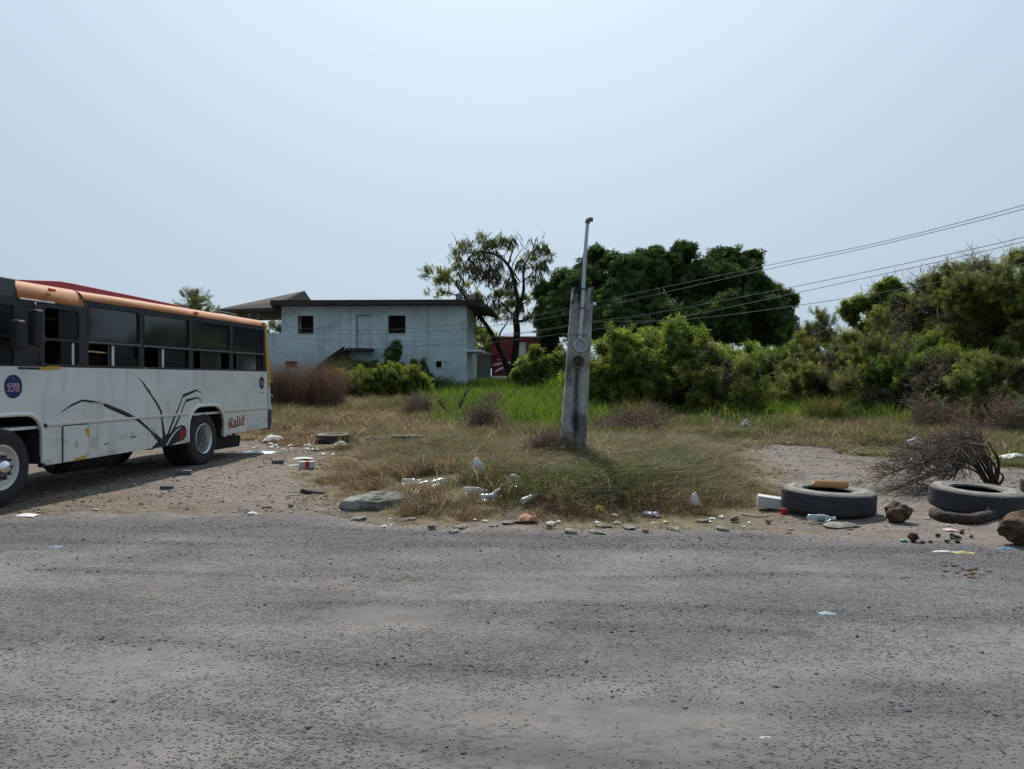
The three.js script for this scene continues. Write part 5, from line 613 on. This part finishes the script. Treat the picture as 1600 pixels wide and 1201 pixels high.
function bottle(px, py, s, yaw, tilt, label, cap = [0.5, 0.5, 0.52], wrap, m = clear) { const t = thing('plastic_bottle', label, 'bottle', G(px, py).add(V(0, 0.02, 0)), yaw, 'discarded plastic bottles'); t.scale.setScalar(s); t.rotation.set(0, yaw, tilt, 'YXZ'); if (tilt) t.position.y += Math.abs(Math.sin(tilt)) * 0.11 * s; part('bottle_body', bottleG, m, t); part('cap', capG, mat(...cap, 0.5), t); if (wrap) part('label_band', labelG, mat(...wrap, 0.5), t); return t; }
bottle(641, 757, 1.1, 0.1, 0, 'clear plastic bottle shining flat behind the concrete chunk'); bottle(664, 762, 1.0, 0.5, 0.1, 'clear bottle lying just right of the white cup'); bottle(686, 760, 1.15, 0.6, 0.15, 'cloudy clear bottle lying uphill of the cup'); bottle(741, 773, 1.35, -0.25, 0, 'long clear bottle lying left of the crossed pair'); bottle(765, 783, 1.2, 0.15, 0, 'clear bottle with blue band lying under the crossed pair', [0.55, 0.12, 0.12], [0.15, 0.25, 0.4]); bottle(774, 780, 0.85, 0.9, 0.45, 'whitish bottle tilted up from the crossed pair', [0.6, 0.6, 0.6], null, milky); bottle(828, 788, 1.15, 0.7, 0.2, 'big milky plastic jug tilted in the straw', [0.6, 0.6, 0.6], null, milky); bottle(1283, 817, 1.25, -0.12, 0, 'clear bottle with grey-blue band lying against the tyre', [0.6, 0.62, 0.65], [0.18, 0.24, 0.3]); bottle(803, 768, 1.1, 1.9, 0.2, 'crushed clear bottle left of the pale stick');
{ const t = thing('foam_cup', 'white foam cup upturned right of the concrete chunk', 'cup', G(649, 779)); part('cup_wall', lathe([[0.045, 0], [0.05, 0.02], [0.05, 0.06], [0.04, 0.095], [0.02, 0.108], [0, 0.11]], 20), foam, t); part('rim', new THREE.TorusGeometry(0.046, 0.005, 6, 20).rotateX(Math.PI / 2).translate(0, 0.005, 0), foam, t); }
function crumple(seed, w, h, l) { const g = new THREE.PlaneGeometry(w, l, 9, 9).rotateX(-Math.PI / 2), p = g.attributes.position; for (let i = 0; i < p.count; i++) { const x = p.getX(i), z = p.getZ(i), u = x / w * 2, v = z / l * 2, e = Math.max(0, 1 - 0.75 * (u * u + v * v)), n = fbm(x / w * 3 + seed, z / l * 3, 3, seed % 89); p.setXYZ(i, x * (0.8 + 0.5 * vnoise(v * 2, seed)), h * (0.25 * n + 0.85 * e * n) + 0.004, z * (0.8 + 0.5 * vnoise(u * 2, seed + 3))); } g.computeVertexNormals(); return plain(g); }
const bagW = phys(0.6, 0.61, 0.62, 0.55, { transmission: 0.2, thickness: 0 });
const scrap = (name, label, cat, px, py, w, h, l, m, seed, yaw = 0, up = 0.0) => solo(name, crumple(seed, w, h, l), m, label, cat, G(px, py).add(V(0, up, 0)), yaw);
scrap('plastic_bag', 'white crumpled plastic bag snagged in the grass left of the post', 'bag', 745, 746, 0.2, 0.36, 0.18, bagW, 11, 0.3); scrap('plastic_bag', 'little white bag caught in the grass right of the post', 'bag', 1086, 794, 0.12, 0.26, 0.12, bagW, 12, 0.3); scrap('plastic_bag', 'whitish torn plastic on the slope left of the pale stick', 'bag', 806, 760, 0.3, 0.22, 0.22, bagW, 13); scrap('plastic_bag', 'pile of white paper bags by the bus rear', 'bag', 428, 690, 0.5, 0.34, 0.35, foam, 14, 0.2); scrap('plastic_bag', 'pale bag leaning on the tyre left of the hump', 'bag', 531, 696, 0.28, 0.22, 0.2, bagW, 15); scrap('plastic_bag', 'clear torn bag in the post shadow', 'bag', 917, 778, 0.2, 0.14, 0.16, bagW, 16); scrap('plastic_bag', 'pale plastic tangled in weeds right of the post shadow', 'bag', 968, 778, 0.26, 0.16, 0.16, bagW, 17); scrap('plastic_bag', 'white plastic scrap far in the field on the right', 'bag', 1165, 676, 0.22, 0.4, 0.2, bagW, 18, 0, 0.15); scrap('plastic_bag', 'white plastic scrap behind the brush pile', 'bag', 1430, 704, 0.3, 0.4, 0.2, bagW, 19, 0, 0.1); scrap('plastic_bag', 'pale sheet of plastic in the grass at the right edge', 'bag', 1585, 722, 0.5, 0.16, 0.3, bagW, 20, 0, 0.08);
scrap('plastic_sheet', 'pale blue plastic sheet lying half in the bus shadow', 'sheet', 404, 707, 0.75, 0.06, 0.5, mat(0.45, 0.6, 0.68, 0.6), 21, 0.1); scrap('wrapper', 'white and grey paper wrapper lying on the earth behind the bus', 'wrapper', 472, 716, 0.34, 0.05, 0.22, foam, 22, 0.5); scrap('wrapper', 'long white paper strip left of the red and white carton', 'wrapper', 463, 727, 0.32, 0.04, 0.1, foam, 23, 0.1); scrap('wrapper', 'dark blue crumpled packet at the grass front edge', 'wrapper', 1018, 806, 0.2, 0.1, 0.1, mat(0.04, 0.04, 0.11, 0.5), 24, -0.4); scrap('wrapper', 'brown torn paper bag at the front edge of the straw', 'wrapper', 824, 816, 0.22, 0.16, 0.16, mat(0.33, 0.16, 0.1, 0.9), 25); scrap('wrapper', 'white wrapper lying on the road at the right', 'wrapper', 1478, 863, 0.2, 0.03, 0.06, foam, 26, -0.15); scrap('wrapper', 'yellow wrapper beside the white one on the right', 'wrapper', 1508, 865, 0.17, 0.03, 0.06, mat(0.36, 0.32, 0.12, 0.8), 27); scrap('wrapper', 'pinkish paper scrap before the log', 'wrapper', 1485, 829, 0.12, 0.05, 0.09, mat(0.62, 0.45, 0.45, 0.8), 28); scrap('wrapper', 'pale blue-green plastic wrapper on the open road', 'wrapper', 1293, 960, 0.12, 0.02, 0.06, mat(0.18, 0.25, 0.28, 0.7), 29); scrap('wrapper', 'small white paper twist near the bottom of the road', 'wrapper', 1197, 1156, 0.06, 0.015, 0.015, foam, 30, 0.1); scrap('wrapper', 'white paper scrap on the road edge before the front wheel', 'wrapper', 40, 806, 0.24, 0.04, 0.12, mat(0.66, 0.62, 0.66, 0.8), 31); scrap('wrapper', 'small white crumpled paper at the gravel edge left of the chunk', 'wrapper', 393, 804, 0.12, 0.06, 0.1, foam, 32); scrap('wrapper', 'little blue scrap on the road at the left', 'wrapper', 85, 855, 0.12, 0.02, 0.1, mat(0.12, 0.17, 0.28, 0.8), 33); scrap('wrapper', 'blue plastic scrap at the foot of the right clod', 'wrapper', 1572, 858, 0.14, 0.03, 0.08, mat(0.07, 0.16, 0.22, 0.8), 34); scrap('wrapper', 'pink paper scrap by the crossed bottles', 'wrapper', 748, 785, 0.08, 0.06, 0.06, mat(0.62, 0.35, 0.33, 0.8), 35); scrap('wrapper', 'yellow and black packet in the grass by the post shadow', 'wrapper', 935, 800, 0.13, 0.14, 0.1, mat(0.42, 0.32, 0.05, 0.7), 36);
solo('foam_box', [box(-0.2, 0.2, 0, 0.14, -0.11, 0.11, 0.012)], foam, 'white foam box leaning on the left truck tyre', 'box', G(1212, 797).add(V(0, 0.02, -0.08)), -0.28).rotation.z = -0.12; { const b = scene.children[scene.children.length - 1]; part('lid_line', box(-0.202, 0.202, 0.112, 0.118, -0.112, 0.112), mat(0.35, 0.5, 0.45, 0.8), b); }
{ const t = thing('red_cup', 'small red plastic cup beside the white foam box', 'cup', G(1225, 803)); part('cup_wall', lathe([[0.03, 0], [0.036, 0.07], [0.033, 0.07], [0.027, 0.006], [0, 0.006]], 16), mat(0.45, 0.02, 0.03, 0.5), t); part('cup_rim', new THREE.TorusGeometry(0.035, 0.004, 6, 18).rotateX(Math.PI / 2).translate(0, 0.07, 0), mat(0.45, 0.02, 0.03, 0.5), t); }
{ const t = thing('carton', 'small red and white drink carton behind the bus', 'carton', G(479, 731), 0.3); part('carton_body', box(-0.14, 0.14, 0, 0.13, -0.06, 0.06, 0.008), foam, t); part('red_band', box(-0.03, 0.04, 0.002, 0.132, -0.062, 0.062), mat(0.45, 0.02, 0.03, 0.6), t); }
solo('plank', box(-0.33, 0.33, 0, 0.07, -0.09, 0.09, 0.008), mat(0.42, 0.42, 0.4, 0.9, 0, { map: barkTex }), 'weathered grey plank lying in the grass of the hump', 'plank', G(637, 700).add(V(0.0, 0.2, 0)), 0.05);
solo('rubber_scrap', (() => { const c = []; for (let i = 0; i <= 12; i++) { const a = 0.3 + i / 12 * 4.6; c.push(V(Math.cos(a) * 0.24, 0.09 + 0.02 * Math.sin(a * 2), Math.sin(a) * 0.16)); } return tube(c, 0.045, 0.04, 30, 6); })(), treadM, 'curled strip of black tyre rubber at the plank end', 'rubber', G(590, 700).add(V(0, 0.15, 0)), 0);
solo('rubber_scrap', tube([V(-0.16, 0.05, 0), V(-0.05, 0.03, 0.02), V(0.18, 0.012, 0.0)], 0.04, 0.012, 8, 6), treadM, 'dark tapering rubber strip on the earth left of the chunk', 'rubber', G(488, 771).add(V(0, 0.0, 0)), 0);
solo('stick', tube([G(848, 765).add(V(0, 0.06, 0)), G(870, 763).add(V(0, 0.07, 0)), G(898, 763).add(V(0, 0.06, 0))], 0.028, 0.014, 8, 7), mat(0.55, 0.5, 0.36, 0.9), 'pale thick stick lying in the grass below the post', 'stick'); solo('stick', tube([G(1158, 803).add(V(0, 0.01, 0)), G(1185, 808).add(V(0, 0.012, 0)), G(1203, 807).add(V(0, 0.01, 0))], 0.012, 0.008, 8, 5), mat(0.36, 0.3, 0.22, 0.9), 'thin dry stick on the earth left of the foam box', 'stick'); solo('stick', tube([G(446, 775).add(V(0, 0.01, 0)), G(458, 774).add(V(0, 0.015, 0)), G(470, 774).add(V(0, 0.01, 0))], 0.012, 0.01, 6, 5), mat(0.55, 0.5, 0.42, 0.9), 'short pale stick on the earth by the rubber strip', 'stick');
{ const l = [[286, 741, 0.13, 'grey block lying on the earth beside the rear wheel'], [260, 764, 0.1, 'small dark grey block on the earth below the bus side'], [434, 723, 0.11, 'dark grey block on the earth behind the bus shadow']]; l.forEach(([x, y, s, t], i) => solo('block', new RoundedBoxGeometry(s * 2, s * 0.62, s * 0.9, 3, 0.015).translate(0, s * 0.3, 0), mat(0.14, 0.15, 0.165, 0.9, 0, { bumpMap: noiseBump, bumpScale: 0.01 }), t, 'block', G(x, y), [0.2, -0.1, 0.5][i], 'grey blocks on the earth')); }
solo('bottle_top', lathe([[0, 0.03], [0.03, 0.03], [0.036, 0.02], [0.036, 0], [0.03, 0]], 14), mat(0.02, 0.16, 0.06, 0.5), 'green plastic bottle top on the road at the right', 'bottle top', G(1413, 847)); solo('rock', rock(3031, 0.05, 0.045, 0.045, 2, 0.4), earth, 'small brown clod next to the green bottle top', 'rock', G(1428, 847));
{ // flat pale stones along the gravel edge, clods on the road at the right, paper specks on the earth
  const r = RNG(3301), st = [[711, 832], [675, 827], [772, 822], [893, 832], [862, 826], [940, 823], [1130, 828], [1150, 815], [985, 826], [1052, 828], [1010, 832], [795, 818], [720, 826], [453, 792], [930, 833], [1098, 815], [1200, 818], [640, 812], [560, 812]];
  const sg = [rock(3401, 0.09, 0.03, 0.06, 1, 0.9, 0.5), rock(3402, 0.05, 0.03, 0.045, 1, 0.9), rock(3403, 0.1, 0.022, 0.06, 1, 0.9, 0.6)].map(g => toCreasedNormals(g, 0.4)); st.forEach(([x, y], i) => { const m = solo('edge_stone', sg[i % 3], stoneM, 'flat pale shard on the gravel edge ' + (x < 660 ? 'before the concrete chunk' : x < 750 ? 'right of the concrete chunk' : x < 850 ? 'below the milky jug' : x < 960 ? 'below the concrete post' : x < 1070 ? 'near the dark blue packet' : 'towards the foam box'), 'stone', G(x, y).add(V(0, 0.002, 0)), r() * 6, 'pale shards along the gravel edge'); m.scale.setScalar(0.7 + 0.5 * r()); });
  for (let i = 0; i < 26; i++) { const x = 1468 + r() * 80, y = 884 + (x - 1468) * 0.22 + (r() - 0.5) * 16, m = solo('earth_clod', sg[1], clodM, 'small brown earth clod in the row on the right of the road', 'clod', G(x, y).add(V(0, 0.004, 0)), r() * 6, 'brown clods on the road'); m.scale.set(0.25 + 0.6 * r() ** 2, 0.18 + 0.2 * r(), 0.25 + 0.5 * r() ** 2); }
  for (let i = 0; i < 14; i++) { const x = 1440 + r() * 80, y = 832 + r() * 18, m = solo('earth_clod', sg[1], bark, 'small dark bark crumb before the log', 'clod', G(x, y).add(V(0, 0.004, 0)), r() * 6, 'bark crumbs before the log'); m.scale.setScalar(0.3 + 0.4 * r()); }
  const cg = [crumple(41, 0.12, 0.06, 0.09), crumple(42, 0.09, 0.05, 0.07), crumple(43, 0.16, 0.04, 0.08)]; for (let i = 0; i < 62; i++) { const left = i < 40, x = left ? 395 + r() * 170 : 560 + r() * 620, y = left ? 676 + r() * 32 + (x > 480 ? 4 : 0) : 806 + r() * 18, m = solo('litter_scrap', cg[i % 3], [foam, bagW, mat(0.6, 0.55, 0.45, 0.8)][i % 3], ['white', 'translucent', 'cream-coloured'][i % 3] + ' litter scrap ' + (left ? (x < 440 ? 'close to the bus rear corner' : x < 495 ? 'on the earth between bus and far tyre' : 'around the far tyre by the hump') : (x < 700 ? 'in the straw before the concrete chunk' : x < 860 ? 'in the straw below the bottles' : x < 1020 ? 'in the straw where the post shadow ends' : 'in the straw near the foam box')), 'litter', G(x, y).add(V(0, left ? 0.015 : 0.01, 0)), r() * 6, left ? 'litter scraps behind the bus' : 'litter scraps along the gravel edge'); m.scale.setScalar((left ? 1.1 : 0.55) * (0.5 + 0.8 * r())); }
}
renderer.render(scene, camera);
